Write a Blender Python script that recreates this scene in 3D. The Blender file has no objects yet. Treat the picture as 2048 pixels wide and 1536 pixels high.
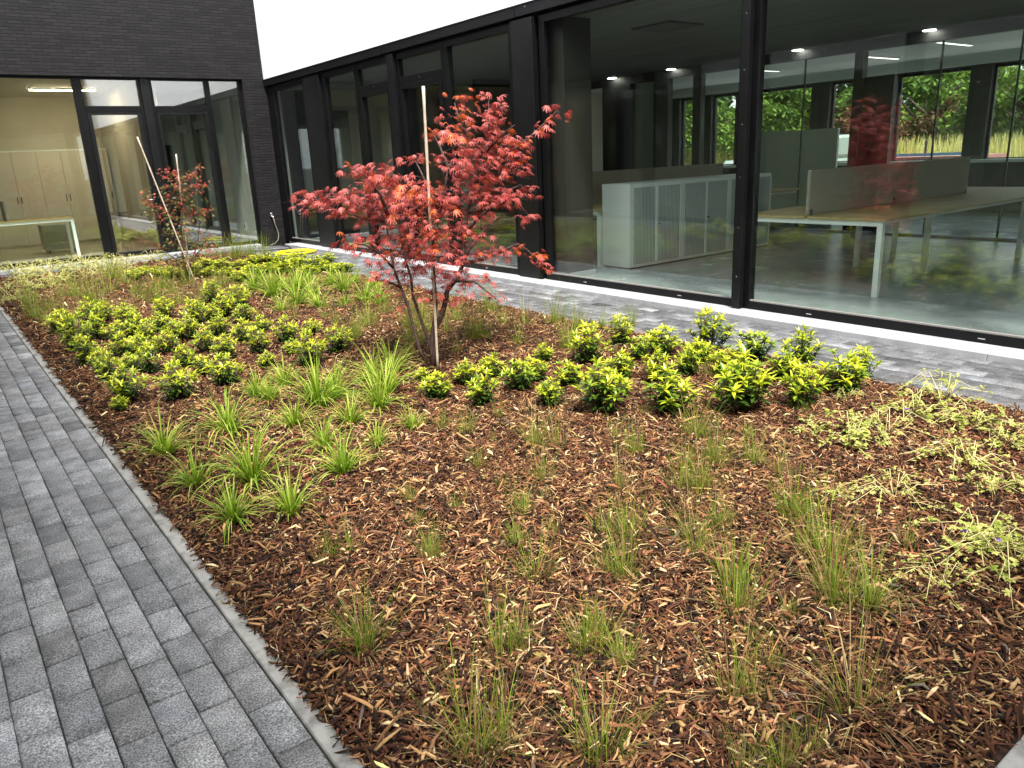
import bpy, math, random
import numpy as np
from mathutils import Vector, Matrix

SC = bpy.context.scene
rad = math.radians
# ------------------------------------------------------------------ camera
YAW, PITCH, ROLL = 0.63994078, 0.28854919, -0.04701781
f_ = Vector((math.sin(YAW)*math.cos(PITCH), math.cos(YAW)*math.cos(PITCH), -math.sin(PITCH)))
r_ = Vector((math.cos(YAW), -math.sin(YAW), 0)); u_ = r_.cross(f_)
r2 = math.cos(ROLL)*r_ + math.sin(ROLL)*u_; u2 = -math.sin(ROLL)*r_ + math.cos(ROLL)*u_
cam = bpy.data.cameras.new('camera'); camo = bpy.data.objects.new('camera', cam)
SC.collection.objects.link(camo)
camo.matrix_world = Matrix(((r2.x, u2.x, -f_.x, 0.0), (r2.y, u2.y, -f_.y, 0.0), (r2.z, u2.z, -f_.z, 1.52), (0, 0, 0, 1)))
cam.sensor_width = 36; cam.lens = 26.918; cam.clip_start = 0.05; cam.clip_end = 2000
SC.camera = camo
# ------------------------------------------------------------------ sky, sun, exposure
SUN_EL, SUN_AZ = rad(60), rad(206)      # azimuth from +Y, clockwise
w = bpy.data.worlds.new('World'); SC.world = w; w.use_nodes = True
nt = w.node_tree; bg = nt.nodes['Background']
sky = nt.nodes.new('ShaderNodeTexSky'); sky.sky_type = 'NISHITA'; sky.sun_disc = False
sky.sun_elevation = SUN_EL; sky.sun_rotation = SUN_AZ
sky.dust_density = 3.0; sky.air_density = 1.0
tc = nt.nodes.new('ShaderNodeTexCoord'); no = nt.nodes.new('ShaderNodeTexNoise')
no.inputs['Scale'].default_value = 3.0; no.inputs['Detail'].default_value = 6
nt.links.new(tc.outputs['Generated'], no.inputs['Vector'])
cr = nt.nodes.new('ShaderNodeValToRGB')
cr.color_ramp.elements[0].position = .32; cr.color_ramp.elements[0].color = (.45, .45, .45, 1)
cr.color_ramp.elements[1].position = .62; cr.color_ramp.elements[1].color = (.95, .95, .95, 1)
nt.links.new(no.outputs['Fac'], cr.inputs['Fac'])
mx = nt.nodes.new('ShaderNodeMix'); mx.data_type = 'RGBA'
nt.links.new(cr.outputs['Color'], mx.inputs['Factor'])
nt.links.new(sky.outputs['Color'], mx.inputs[6]); mx.inputs[7].default_value = (10.6, 10.7, 11.0, 1)   # cloud veil
nt.links.new(mx.outputs[2], bg.inputs['Color']); bg.inputs['Strength'].default_value = 0.11
sun = bpy.data.lights.new('sun', 'SUN'); sun.energy = 3.4; sun.angle = rad(8); sun.color = (1, .95, .87)
suno = bpy.data.objects.new('sun', sun); SC.collection.objects.link(suno)
sd = Vector((math.sin(SUN_AZ)*math.cos(SUN_EL), math.cos(SUN_AZ)*math.cos(SUN_EL), math.sin(SUN_EL)))
suno.rotation_euler = (-sd).to_track_quat('-Z', 'Y').to_euler(); suno.location = (0, 0, 30)
SC.view_settings.view_transform = 'Standard'; SC.view_settings.look = 'None'
SC.view_settings.gamma = 1; SC.view_settings.exposure = 1.32
SC.render.engine = 'CYCLES'
cy = SC.cycles
cy.max_bounces = 10; cy.diffuse_bounces = 4; cy.glossy_bounces = 5; cy.transparent_max_bounces = 24; cy.transmission_bounces = 6
cy.sample_clamp_indirect = 8; cy.caustics_reflective = False; cy.caustics_refractive = False
cy.use_denoising = True
try:
    cy.denoiser = 'OPENIMAGEDENOISE'; cy.denoising_prefilter = 'ACCURATE'; cy.denoising_input_passes = 'RGB_ALBEDO_NORMAL'
except Exception: pass

# ------------------------------------------------------------------ helpers
COL = SC.collection
def tag(o, label=None, cat=None, group=None, kind=None):
    if label: o['label'] = label
    if cat: o['category'] = cat
    if group: o['group'] = group
    if kind: o['kind'] = kind
    return o
def empty(name, loc=(0, 0, 0), label=None, cat=None, group=None, kind=None):
    o = bpy.data.objects.new(name, None); COL.objects.link(o); o.location = loc; o.empty_display_size = .1
    return tag(o, label, cat, group, kind)
def link_mesh(name, me, mat, parent=None):
    o = bpy.data.objects.new(name, me); COL.objects.link(o)
    for m in (mat if isinstance(mat, (list, tuple)) else [mat]): me.materials.append(m)
    if parent: o.parent = parent
    return o
def np_mesh(name, V, Q, mat, parent=None, col=None, smooth=False):
    V = np.asarray(V, dtype=np.float32).reshape(-1, 3); Q = np.asarray(Q, dtype=np.int32).reshape(-1, 4)
    me = bpy.data.meshes.new(name)
    me.vertices.add(len(V)); me.vertices.foreach_set('co', V.ravel())
    me.loops.add(Q.size); me.loops.foreach_set('vertex_index', Q.ravel())
    me.polygons.add(len(Q)); me.polygons.foreach_set('loop_start', np.arange(0, Q.size, 4, dtype=np.int32))
    if smooth: me.polygons.foreach_set('use_smooth', np.ones(len(Q), dtype=bool))
    me.update(calc_edges=True)
    if col is not None:
        a = me.color_attributes.new('col', 'FLOAT_COLOR', 'POINT')
        c = np.ones((len(V), 4), dtype=np.float32); c[:, :3] = np.asarray(col).reshape(-1, 3)
        a.data.foreach_set('color', c.ravel())
    return link_mesh(name, me, mat, parent)
class MB:
    """collects boxes, tubes, lathes; built as ONE mesh"""
    def __init__(s): s.v = []; s.f = []; s.sm = []
    def box(s, x0, x1, y0, y1, z0, z1):
        n = len(s.v)
        s.v += [(x, y, z) for z in (z0, z1) for x, y in ((x0, y0), (x1, y0), (x1, y1), (x0, y1))]
        s.f += [tuple(n+i for i in q) for q in ((3, 2, 1, 0), (4, 5, 6, 7), (0, 1, 5, 4), (1, 2, 6, 5), (2, 3, 7, 6), (3, 0, 4, 7))]
        s.sm += [False]*6; return s
    def tube(s, pts, radii, n=6):
        pts = [Vector(p) for p in pts]
        if not hasattr(radii, '__len__'): radii = [radii]*len(pts)
        b = len(s.v); side = None
        for i, p in enumerate(pts):
            d = (pts[min(i+1, len(pts)-1)]-pts[max(i-1, 0)])
            d = d.normalized() if d.length > 1e-9 else Vector((0, 0, 1))
            if side is None: side = d.cross(Vector((.3, .2, 1)) if abs(d.z) < .9 else Vector((1, .2, 0))).normalized()
            side = (side-d*side.dot(d)).normalized(); o2 = d.cross(side)
            for k in range(n):
                a = 2*math.pi*k/n; s.v.append(tuple(p+(side*math.cos(a)+o2*math.sin(a))*radii[i]))
        for i in range(len(pts)-1):
            for k in range(n):
                a = b+i*n; s.f.append((a+k, a+(k+1) % n, a+n+(k+1) % n, a+n+k)); s.sm.append(True)
        s.f.append(tuple(b+k for k in reversed(range(n)))); s.f.append(tuple(b+(len(pts)-1)*n+k for k in range(n))); s.sm += [False, False]
        return s
    def build(s, name, mat, parent=None, bevel=0):
        me = bpy.data.meshes.new(name); me.from_pydata(s.v, [], s.f); me.update()
        me.polygons.foreach_set('use_smooth', s.sm)
        o = link_mesh(name, me, mat, parent)
        if bevel:
            m = o.modifiers.new('bevel', 'BEVEL'); m.width = bevel; m.segments = 1; m.limit_method = 'ANGLE'
        return o
def box(name, mat, parent, *a, bevel=0): return MB().box(*a).build(name, mat, parent, bevel)

# ------------------------------------------------------------------ materials
def mat(name, col=(.5, .5, .5), rough=.6, metal=0, spec=.5):
    m = bpy.data.materials.new(name); m.use_nodes = True
    b = m.node_tree.nodes['Principled BSDF']
    b.inputs['Base Color'].default_value = (*col, 1); b.inputs['Roughness'].default_value = rough
    b.inputs['Metallic'].default_value = metal; b.inputs['Specular IOR Level'].default_value = spec
    return m
def nd(m, t, **k):
    n = m.node_tree.nodes.new(t)
    for a, v in k.items(): setattr(n, a, v)
    return n
def lk(m, a, b): m.node_tree.links.new(a, b)
def noise_col(m, c0, c1, scale, detail=5, p0=.35, p1=.65, coord='Object', bump=0, bscale=None, dist=.002, roughvar=None):
    b = m.node_tree.nodes['Principled BSDF']
    t = nd(m, 'ShaderNodeTexCoord'); n = nd(m, 'ShaderNodeTexNoise')
    n.inputs['Scale'].default_value = scale; n.inputs['Detail'].default_value = detail; n.inputs['Roughness'].default_value = .65
    r = nd(m, 'ShaderNodeValToRGB'); r.color_ramp.elements[0].position = p0; r.color_ramp.elements[1].position = p1
    r.color_ramp.elements[0].color = (*c0, 1); r.color_ramp.elements[1].color = (*c1, 1)
    lk(m, t.outputs[coord], n.inputs['Vector']); lk(m, n.outputs['Fac'], r.inputs['Fac']); lk(m, r.outputs['Color'], b.inputs['Base Color'])
    if bump:
        n2 = nd(m, 'ShaderNodeTexNoise'); n2.inputs['Scale'].default_value = bscale or scale*3; n2.inputs['Detail'].default_value = 4
        bp = nd(m, 'ShaderNodeBump'); bp.inputs['Strength'].default_value = bump; bp.inputs['Distance'].default_value = dist
        lk(m, t.outputs[coord], n2.inputs['Vector']); lk(m, n2.outputs['Fac'], bp.inputs['Height']); lk(m, bp.outputs['Normal'], b.inputs['Normal'])
    if roughvar:
        mr = nd(m, 'ShaderNodeMapRange'); mr.inputs['To Min'].default_value = roughvar[0]; mr.inputs['To Max'].default_value = roughvar[1]
        lk(m, n.outputs['Fac'], mr.inputs['Value']); lk(m, mr.outputs['Result'], b.inputs['Roughness'])
    return m
def attr_mat(name, rough=.5, trans=0.0, spec=.4, var=0.0, vscale=60):
    m = mat(name, rough=rough, spec=spec); nt = m.node_tree; b = nt.nodes['Principled BSDF']
    a = nd(m, 'ShaderNodeAttribute', attribute_name='col'); src = a.outputs['Color']
    if var:
        t = nd(m, 'ShaderNodeTexCoord'); n = nd(m, 'ShaderNodeTexNoise'); n.inputs['Scale'].default_value = vscale; n.inputs['Detail'].default_value = 3
        mr = nd(m, 'ShaderNodeMapRange'); mr.inputs['To Min'].default_value = 1-var; mr.inputs['To Max'].default_value = 1+var
        mu = nd(m, 'ShaderNodeVectorMath', operation='SCALE')
        lk(m, t.outputs['Object'], n.inputs['Vector']); lk(m, n.outputs['Fac'], mr.inputs['Value'])
        lk(m, src, mu.inputs[0]); lk(m, mr.outputs['Result'], mu.inputs['Scale']); src = mu.outputs[0]
    lk(m, src, b.inputs['Base Color'])
    if trans:
        tr = nd(m, 'ShaderNodeBsdfTranslucent'); mxs = nd(m, 'ShaderNodeMixShader'); mxs.inputs[0].default_value = trans
        lk(m, src, tr.inputs['Color']); lk(m, b.outputs[0], mxs.inputs[1]); lk(m, tr.outputs[0], mxs.inputs[2])
        lk(m, mxs.outputs[0], nt.nodes['Material Output'].inputs['Surface'])
    return m
def glass_mat(name, tint, f0):
    m = bpy.data.materials.new(name); m.use_nodes = True; nt = m.node_tree; nt.nodes.remove(nt.nodes['Principled BSDF'])
    lw = nd(m, 'ShaderNodeLayerWeight'); lw.inputs['Blend'].default_value = .5
    pw = nd(m, 'ShaderNodeMath', operation='POWER'); pw.inputs[1].default_value = 4.2
    ma = nd(m, 'ShaderNodeMath', operation='MULTIPLY_ADD'); ma.inputs[1].default_value = 1-f0; ma.inputs[2].default_value = f0
    tr = nd(m, 'ShaderNodeBsdfTransparent'); tr.inputs['Color'].default_value = (*tint, 1)
    gl = nd(m, 'ShaderNodeBsdfGlossy'); gl.inputs['Roughness'].default_value = 0.0; gl.inputs['Color'].default_value = (.95, .97, 1, 1)
    ms = nd(m, 'ShaderNodeMixShader')
    lk(m, lw.outputs['Facing'], pw.inputs[0]); lk(m, pw.outputs[0], ma.inputs[0]); lk(m, ma.outputs[0], ms.inputs[0])
    lk(m, tr.outputs[0], ms.inputs[1]); lk(m, gl.outputs[0], ms.inputs[2]); lk(m, ms.outputs[0], nt.nodes['Material Output'].inputs['Surface'])
    return m
def emit(name, col, s):
    m = mat(name, col); b = m.node_tree.nodes['Principled BSDF']
    b.inputs['Emission Color'].default_value = (*col, 1); b.inputs['Emission Strength'].default_value = s; return m
def brick_mat():
    m = mat('black brick', rough=.7, spec=.3); b = m.node_tree.nodes['Principled BSDF']
    t = nd(m, 'ShaderNodeNewGeometry'); sx = nd(m, 'ShaderNodeSeparateXYZ'); ad = nd(m, 'ShaderNodeMath', operation='ADD'); cx = nd(m, 'ShaderNodeCombineXYZ')
    lk(m, t.outputs['Position'], sx.inputs[0]); lk(m, sx.outputs['X'], ad.inputs[0]); lk(m, sx.outputs['Y'], ad.inputs[1])
    lk(m, ad.outputs[0], cx.inputs['X']); lk(m, sx.outputs['Z'], cx.inputs['Y'])
    n0 = nd(m, 'ShaderNodeTexNoise'); n0.inputs['Scale'].default_value = 9; lk(m, cx.outputs[0], n0.inputs['Vector'])
    mxv = nd(m, 'ShaderNodeMix', data_type='VECTOR'); mxv.inputs[0].default_value = .006
    lk(m, cx.outputs[0], mxv.inputs[4]); lk(m, n0.outputs['Color'], mxv.inputs[5])
    br = nd(m, 'ShaderNodeTexBrick'); br.offset = .42; br.offset_frequency = 2; br.squash = 1
    br.inputs['Color1'].default_value = (.0055, .0052, .006, 1); br.inputs['Color2'].default_value = (.0135, .0125, .0145, 1)
    br.inputs['Mortar'].default_value = (.001, .001, .0011, 1); br.inputs['Scale'].default_value = 1
    br.inputs['Mortar Size'].default_value = .006; br.inputs['Mortar Smooth'].default_value = .3
    br.inputs['Brick Width'].default_value = .215; br.inputs['Row Height'].default_value = .052
    lk(m, mxv.outputs[1], br.inputs['Vector'])
    n = nd(m, 'ShaderNodeTexNoise'); n.inputs['Scale'].default_value = 40; n.inputs['Detail'].default_value = 5; lk(m, cx.outputs[0], n.inputs['Vector'])
    mr = nd(m, 'ShaderNodeMapRange'); mr.inputs['To Min'].default_value = .55; mr.inputs['To Max'].default_value = 1.5; lk(m, n.outputs['Fac'], mr.inputs['Value'])
    mu = nd(m, 'ShaderNodeVectorMath', operation='SCALE'); lk(m, br.outputs['Color'], mu.inputs[0]); lk(m, mr.outputs['Result'], mu.inputs['Scale'])
    lk(m, mu.outputs[0], b.inputs['Base Color'])
    h = nd(m, 'ShaderNodeMath', operation='MULTIPLY_ADD'); lk(m, n.outputs['Fac'], h.inputs[0]); h.inputs[1].default_value = .4
    inv = nd(m, 'ShaderNodeMath', operation='SUBTRACT'); inv.inputs[0].default_value = 1; lk(m, br.outputs['Fac'], inv.inputs[1]); lk(m, inv.outputs[0], h.inputs[2])
    bp = nd(m, 'ShaderNodeBump'); bp.inputs['Strength'].default_value = .9; bp.inputs['Distance'].default_value = .012
    lk(m, h.outputs[0], bp.inputs['Height']); lk(m, bp.outputs['Normal'], b.inputs['Normal'])
    return m
M = {}
M['black'] = noise_col(mat('black powder coat', rough=.34, spec=.22), (.0028, .003, .0034), (.005, .0052, .0056), 3, roughvar=(.32, .5))
M['blackflat'] = noise_col(mat('black anodised panel', rough=.40, spec=.3), (.0035, .0037, .0042), (.0065, .0067, .0073), 2, roughvar=(.34, .5))
M['gasket'] = mat('grey glazing bead', (.30, .29, .27), .5)
M['chrome'] = mat('brushed metal', (.65, .65, .66), .25, 1)
M['sill'] = noise_col(mat('pale concrete sill', rough=.7), (.30, .31, .33), (.42, .43, .45), 6, bump=.25, bscale=150, dist=.001)
M['render'] = noise_col(mat('white render', rough=.9), (.87, .88, .89), (.93, .93, .93), .7, 6, .3, .7, bump=.3, bscale=180, dist=.002)
M['brick'] = brick_mat()
M['glass'] = glass_mat('clear double glazing', (.965, 1, .98), .072)
M['glassref'] = glass_mat('reflective double glazing', (.95, .97, .94), .25)
M['glassthin'] = glass_mat('partition glass', (.95, .98, .965), .03)
M['floor'] = noise_col(mat('polished grey floor', rough=.22), (.36, .41, .39), (.44, .49, .47), 2.5, roughvar=(.15, .35))
M['floorwarm'] = noise_col(mat('beige floor', rough=.3), (.30, .27, .20), (.40, .36, .27), 2)
def slat_ceiling():
    m = mat('dark slatted ceiling', rough=.7); b = m.node_tree.nodes['Principled BSDF']
    t = nd(m, 'ShaderNodeNewGeometry'); s = nd(m, 'ShaderNodeMapping'); s.inputs['Scale'].default_value = (60, .4, 1); n = nd(m, 'ShaderNodeTexNoise'); n.inputs['Scale'].default_value = 1; n.inputs['Detail'].default_value = 3
    r = nd(m, 'ShaderNodeValToRGB'); r.color_ramp.elements[0].color = (.15, .155, .15, 1); r.color_ramp.elements[1].color = (.30, .31, .295, 1)
    r.color_ramp.elements[0].position = .35; r.color_ramp.elements[1].position = .65
    lk(m, t.outputs['Position'], s.inputs['Vector']); lk(m, s.outputs[0], n.inputs['Vector']); lk(m, n.outputs['Fac'], r.inputs['Fac']); lk(m, r.outputs['Color'], b.inputs['Base Color'])
    return m
M['ceildark'] = slat_ceiling()
M['ceil'] = mat('white ceiling', (.82, .84, .86), .8)
M['ceilwarm'] = mat('beige ceiling', (.56, .53, .45), .8)
M['wallwarm'] = noise_col(mat('beige wall', rough=.8), (.60, .56, .44), (.66, .62, .50), 1.5)
M['wallpale'] = noise_col(mat('pale green white wall', rough=.75), (.74, .78, .73), (.80, .84, .79), 1.2)
M['walldark'] = mat('dark partition', (.018, .019, .02), .5)
M['taupe'] = mat('taupe column paint', (.055, .05, .042), .7)
M['cab'] = mat('pale cabinet lacquer', (.84, .90, .85), .35)
M['tamb'] = None
M['wood'] = noise_col(mat('oak laminate', rough=.5), (.42, .31, .12), (.54, .40, .18), 6)
M['screen'] = noise_col(mat('taupe desk screen fabric', rough=.9), (.32, .29, .23), (.38, .35, .28), 60)
M['legs'] = mat('white desk frame', (.88, .93, .89), .35)
M['lamp'] = emit('lit lamp', (1, .95, .84), 14)
M['dimlamp'] = emit('dim lamp', (1, .97, .9), .9)
M['striplamp'] = emit('lit warm strip', (1, .84, .58), 120)
def tambour():
    m = mat('ribbed tambour door', (.34, .37, .37), .4); b = m.node_tree.nodes['Principled BSDF']
    t = nd(m, 'ShaderNodeNewGeometry'); wv = nd(m, 'ShaderNodeTexWave', wave_type='BANDS', bands_direction='X'); wv.inputs['Scale'].default_value = 12
    r = nd(m, 'ShaderNodeValToRGB'); r.color_ramp.elements[0].color = (.36, .40, .40, 1); r.color_ramp.elements[1].color = (.60, .64, .62, 1)
    lk(m, t.outputs['Position'], wv.inputs['Vector']); lk(m, wv.outputs['Fac'], r.inputs['Fac']); lk(m, r.outputs['Color'], b.inputs['Base Color'])
    bp = nd(m, 'ShaderNodeBump'); bp.inputs['Distance'].default_value = .006; lk(m, wv.outputs['Fac'], bp.inputs['Height']); lk(m, bp.outputs['Normal'], b.inputs['Normal'])
    return m
M['tamb'] = tambour()
# concrete pavers: per-stone colour from the mesh, granular speckle from noise
def paver_mat(name, contrast, rough, spec):
    m = mat(name, rough=rough, spec=spec); b = m.node_tree.nodes['Principled BSDF']
    a = nd(m, 'ShaderNodeAttribute', attribute_name='col'); t = nd(m, 'ShaderNodeNewGeometry')
    n1 = nd(m, 'ShaderNodeTexNoise'); n1.inputs['Scale'].default_value = 170; n1.inputs['Detail'].default_value = 3; n1.inputs['Roughness'].default_value = .7
    n2 = nd(m, 'ShaderNodeTexNoise'); n2.inputs['Scale'].default_value = 11; n2.inputs['Detail'].default_value = 5
    for n in (n1, n2): lk(m, t.outputs['Position'], n.inputs['Vector'])
    m1 = nd(m, 'ShaderNodeMapRange'); m1.inputs['From Min'].default_value = .40; m1.inputs['From Max'].default_value = .70
    m1.inputs['To Min'].default_value = .5; m1.inputs['To Max'].default_value = 1+contrast*2; lk(m, n1.outputs['Fac'], m1.inputs['Value'])
    m2 = nd(m, 'ShaderNodeMapRange'); m2.inputs['From Min'].default_value = .35; m2.inputs['From Max'].default_value = .68
    m2.inputs['To Min'].default_value = .78; m2.inputs['To Max'].default_value = 1.4; lk(m, n2.outputs['Fac'], m2.inputs['Value'])
    mm = nd(m, 'ShaderNodeMath', operation='MULTIPLY'); lk(m, m1.outputs[0], mm.inputs[0]); lk(m, m2.outputs[0], mm.inputs[1])
    mu = nd(m, 'ShaderNodeVectorMath', operation='SCALE'); lk(m, a.outputs['Color'], mu.inputs[0]); lk(m, mm.outputs[0], mu.inputs['Scale']); lk(m, mu.outputs[0], b.inputs['Base Color'])
    bp = nd(m, 'ShaderNodeBump'); bp.inputs['Strength'].default_value = .7; bp.inputs['Distance'].default_value = .0025
    lk(m, n1.outputs['Fac'], bp.inputs['Height']); lk(m, bp.outputs['Normal'], b.inputs['Normal'])
    return m
M['paver'] = paver_mat('dark grey concrete pavers', 1.0, .62, .5)
M['joint'] = mat('joint sand', (.045, .042, .038), .95)
M['kerb'] = noise_col(mat('concrete edging', rough=.85), (.11, .10, .085), (.42, .41, .375), 7, 8, .30, .56, bump=.5, bscale=220, dist=.0015)
M['soil'] = noise_col(mat('dark soil and bark dust', rough=1), (.012, .006, .004), (.08, .033, .018), 45, 6, bump=1, bscale=60, dist=.02)
M['chips'] = attr_mat('bark chips', .85, 0, .25, .35, 120)
M['leaf'] = attr_mat('shrub leaves', .33, .25, .6)
M['blade'] = attr_mat('grass blades', .5, .35, .35)
M['gleaf'] = attr_mat('geranium leaves', .6, .3, .3)
M['petal'] = attr_mat('purple petals', .6, .4, .3)
M['maple'] = attr_mat('maple leaves', .45, .34, .4)
M['bark'] = noise_col(mat('maple bark', rough=.8), (.035, .018, .017), (.10, .06, .048), 40, bump=.4, bscale=90, dist=.002)
M['cane'] = noise_col(mat('bamboo cane', rough=.6), (.42, .34, .25), (.60, .52, .42), 30)
M['ground'] = noise_col(mat('ground', rough=1), (.05, .055, .04), (.11, .11, .08), .6)
M['treeleaf'] = attr_mat('tree leaves', .6, .3, .3)

# ------------------------------------------------------------------ blade / leaf strips (numpy)
def nrm(a): return a/np.maximum(np.linalg.norm(a, axis=-1, keepdims=True), 1e-9)
def strips(P, D, L, W, bend, prof, fold=0.0, S=None, twist=None):
    """N curved strips -> V (N,K,c,3); c = 2 flat, 3 with a folded midrib"""
    N = len(P); K = len(prof); D = nrm(D); L = np.broadcast_to(L, N)[:, None]; W = np.broadcast_to(W, N)[:, None]; bend = np.broadcast_to(bend, N)[:, None]
    if S is None: S = np.cross(D, np.array([0, 0, 1.0])+1e-4)
    S = nrm(S-D*np.sum(D*S, -1, keepdims=True)); out = []; p = P.copy()
    for k in range(K):
        S2 = nrm(S-D*np.sum(D*S, -1, keepdims=True)); hw = S2*W*prof[k]*.5
        if fold:
            n_ = np.cross(S2, D); out.append(np.stack([p-hw, p-n_*W*prof[k]*fold, p+hw], 1))
        else: out.append(np.stack([p-hw, p+hw], 1))
        p = p+D*L/(K-1); D = nrm(D+np.array([0, 0, -1.0])*bend/(K-1))
    return np.stack(out, 1)
def strip_quads(N, K, c):
    q = []
    for k in range(K-1):
        for j in range(c-1): q.append((k*c+j, k*c+j+1, (k+1)*c+j+1, (k+1)*c+j))
    q = np.array(q); return (q[None]+(np.arange(N)*K*c)[:, None, None]).reshape(-1, 4)
class Bag:
    def __init__(s): s.V = []; s.Q = []; s.C = []; s.n = 0
    def add(s, V, col):      # V (N,K,c,3), col (N,3) or (N,K,3)
        N, K, c, _ = V.shape; s.Q.append(strip_quads(N, K, c)+s.n); s.V.append(V.reshape(-1, 3)); s.n += N*K*c
        col = np.asarray(col)
        if col.ndim == 2: col = np.broadcast_to(col[:, None, None], (N, K, c, 3))
        else: col = np.broadcast_to(col[:, :, None], (N, K, c, 3))
        s.C.append(col.reshape(-1, 3))
    def build(s, name, mat, parent=None, smooth=True):
        return np_mesh(name, np.concatenate(s.V), np.concatenate(s.Q), mat, parent, np.concatenate(s.C), smooth)
def dirs(az, el): return np.stack([np.cos(az)*np.cos(el), np.sin(az)*np.cos(el), np.sin(el)], -1)
def mixc(a, b, t): t = np.asarray(t)[..., None]; return np.array(a)*(1-t)+np.array(b)*t
# ------------------------------------------------------------------ planting plan, metres
sh_right = [(2.49,4.19,0.21),(2.58,3.78,0.21),(2.8,4.3,0.17),(3.01,4.27,0.2),(2.94,3.88,0.22),(3.17,3.99,0.2),(2.9,3.51,0.19),(3.52,4.32,0.16),(3.3,3.79,0.21),(3.72,4.05,0.28),(4.2,4.19,0.22),(3.04,3.19,0.3),(3.6,3.59,0.22),(3.98,3.78,0.18),(4.22,3.78,0.28),(3.3,2.89,0.3),(3.72,3.36,0.21),(3.98,3.33,0.2),(4.25,3.45,0.23),(4.66,3.68,0.31),(3.65,2.63,0.37),(4.17,3.14,0.25),(4.54,3.2,0.28),(3.94,2.43,0.25),(4.32,2.8,0.23),(4.72,2.92,0.26),(4.32,2.39,0.31),(4.77,2.52,0.19),(3.29,3.35,0.19),(4.02,2.92,0.27)]
sh_left = [(0.92,8.74,0.28),(1.18,8.59,0.25),(1.36,8.91,0.22),(1.49,8.53,0.25),(1.11,7.99,0.21),(1.26,7.82,0.22),(0.89,7.7,0.28),(1.43,7.89,0.22),(1.47,7.59,0.2),(0.89,7.17,0.23),(1.18,7.22,0.24),(1.28,7.0,0.18),(1.37,6.95,0.15),(0.91,6.67,0.16),(1.12,6.58,0.17),(1.89,8.71,0.24),(1.67,7.89,0.23),(1.67,7.36,0.19),(1.76,7.27,0.22),(1.48,6.89,0.19),(1.2,6.37,0.2),(1.49,6.38,0.19),(1.51,6.0,0.17),(1.17,5.4,0.26),(0.9,6.3,0.18),(0.89,5.58,0.27),(0.8,5.38,0.12),(1.54,5.56,0.25),(1.79,6.35,0.22),(1.74,6.72,0.18),(1.98,7.82,0.23),(2.02,7.23,0.21),(2.19,8.03,0.21),(2.37,8.14,0.27),(2.53,9.15,0.24),(2.69,8.66,0.28),(2.41,7.7,0.23),(2.09,6.79,0.2),(2.36,7.07,0.19),(2.05,6.3,0.19),(2.34,6.41,0.23),(2.65,6.56,0.18),(2.22,5.63,0.24),(2.55,5.8,0.24),(1.95,5.82,0.15),(2.64,4.62,0.12),(2.25,6.03,0.17)]
sh_far = [(2.34,12.32,0.32),(2.62,12.8,0.31),(2.67,12.28,0.29),(2.82,12.09,0.33),(3.16,12.05,0.29),(3.21,11.55,0.28),(3.52,12.73,0.31),(3.65,12.3,0.35),(3.39,11.3,0.28),(3.39,10.71,0.3),(3.85,12.02,0.3),(3.74,11.26,0.32),(4.24,12.49,0.33),(4.02,11.31,0.32),(4.47,12.43,0.33),(4.12,10.95,0.32),(4.46,11.9,0.32),(4.48,11.37,0.33),(4.82,12.2,0.33),(4.35,10.62,0.31),(4.78,11.44,0.31),(4.62,10.69,0.31),(5.06,11.56,0.32),(4.75,10.51,0.29),(4.85,10.48,0.27)]
cx_near = [(1.2,4.43,0.26),(1.59,5.04,0.19),(1.87,5.26,0.21),(1.82,4.54,0.31),(1.98,4.64,0.24),(2.08,4.21,0.24),(2.27,4.48,0.31),(2.57,4.93,0.24),(1.53,4.23,0.22),(1.8,4.04,0.2),(2.05,3.75,0.14),(1.49,3.72,0.18),(1.75,3.61,0.14),(1.05,3.59,0.29),(1.42,3.34,0.22),(2.35,4.84,0.23),(0.83,3.78,0.2),(0.81,4.29,0.24),(0.84,3.24,0.2),(1.05,3.1,0.2),(1.64,4.94,0.18)]
cx_far = [(3.22,9.68,0.31),(3.22,9.07,0.35),(2.95,8.1,0.2),(3.23,8.37,0.32),(3.69,9.41,0.27),(3.51,9.47,0.27),(3.31,7.9,0.26),(3.94,8.61,0.31),(4.06,9.26,0.27),(3.88,7.96,0.29),(4.32,9.09,0.22),(4.37,8.69,0.19),(3.54,8.67,0.27),(4.01,9.86,0.23),(3.53,10.33,0.2),(3.91,7.66,0.23),(3.61,7.9,0.14)]
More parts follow.
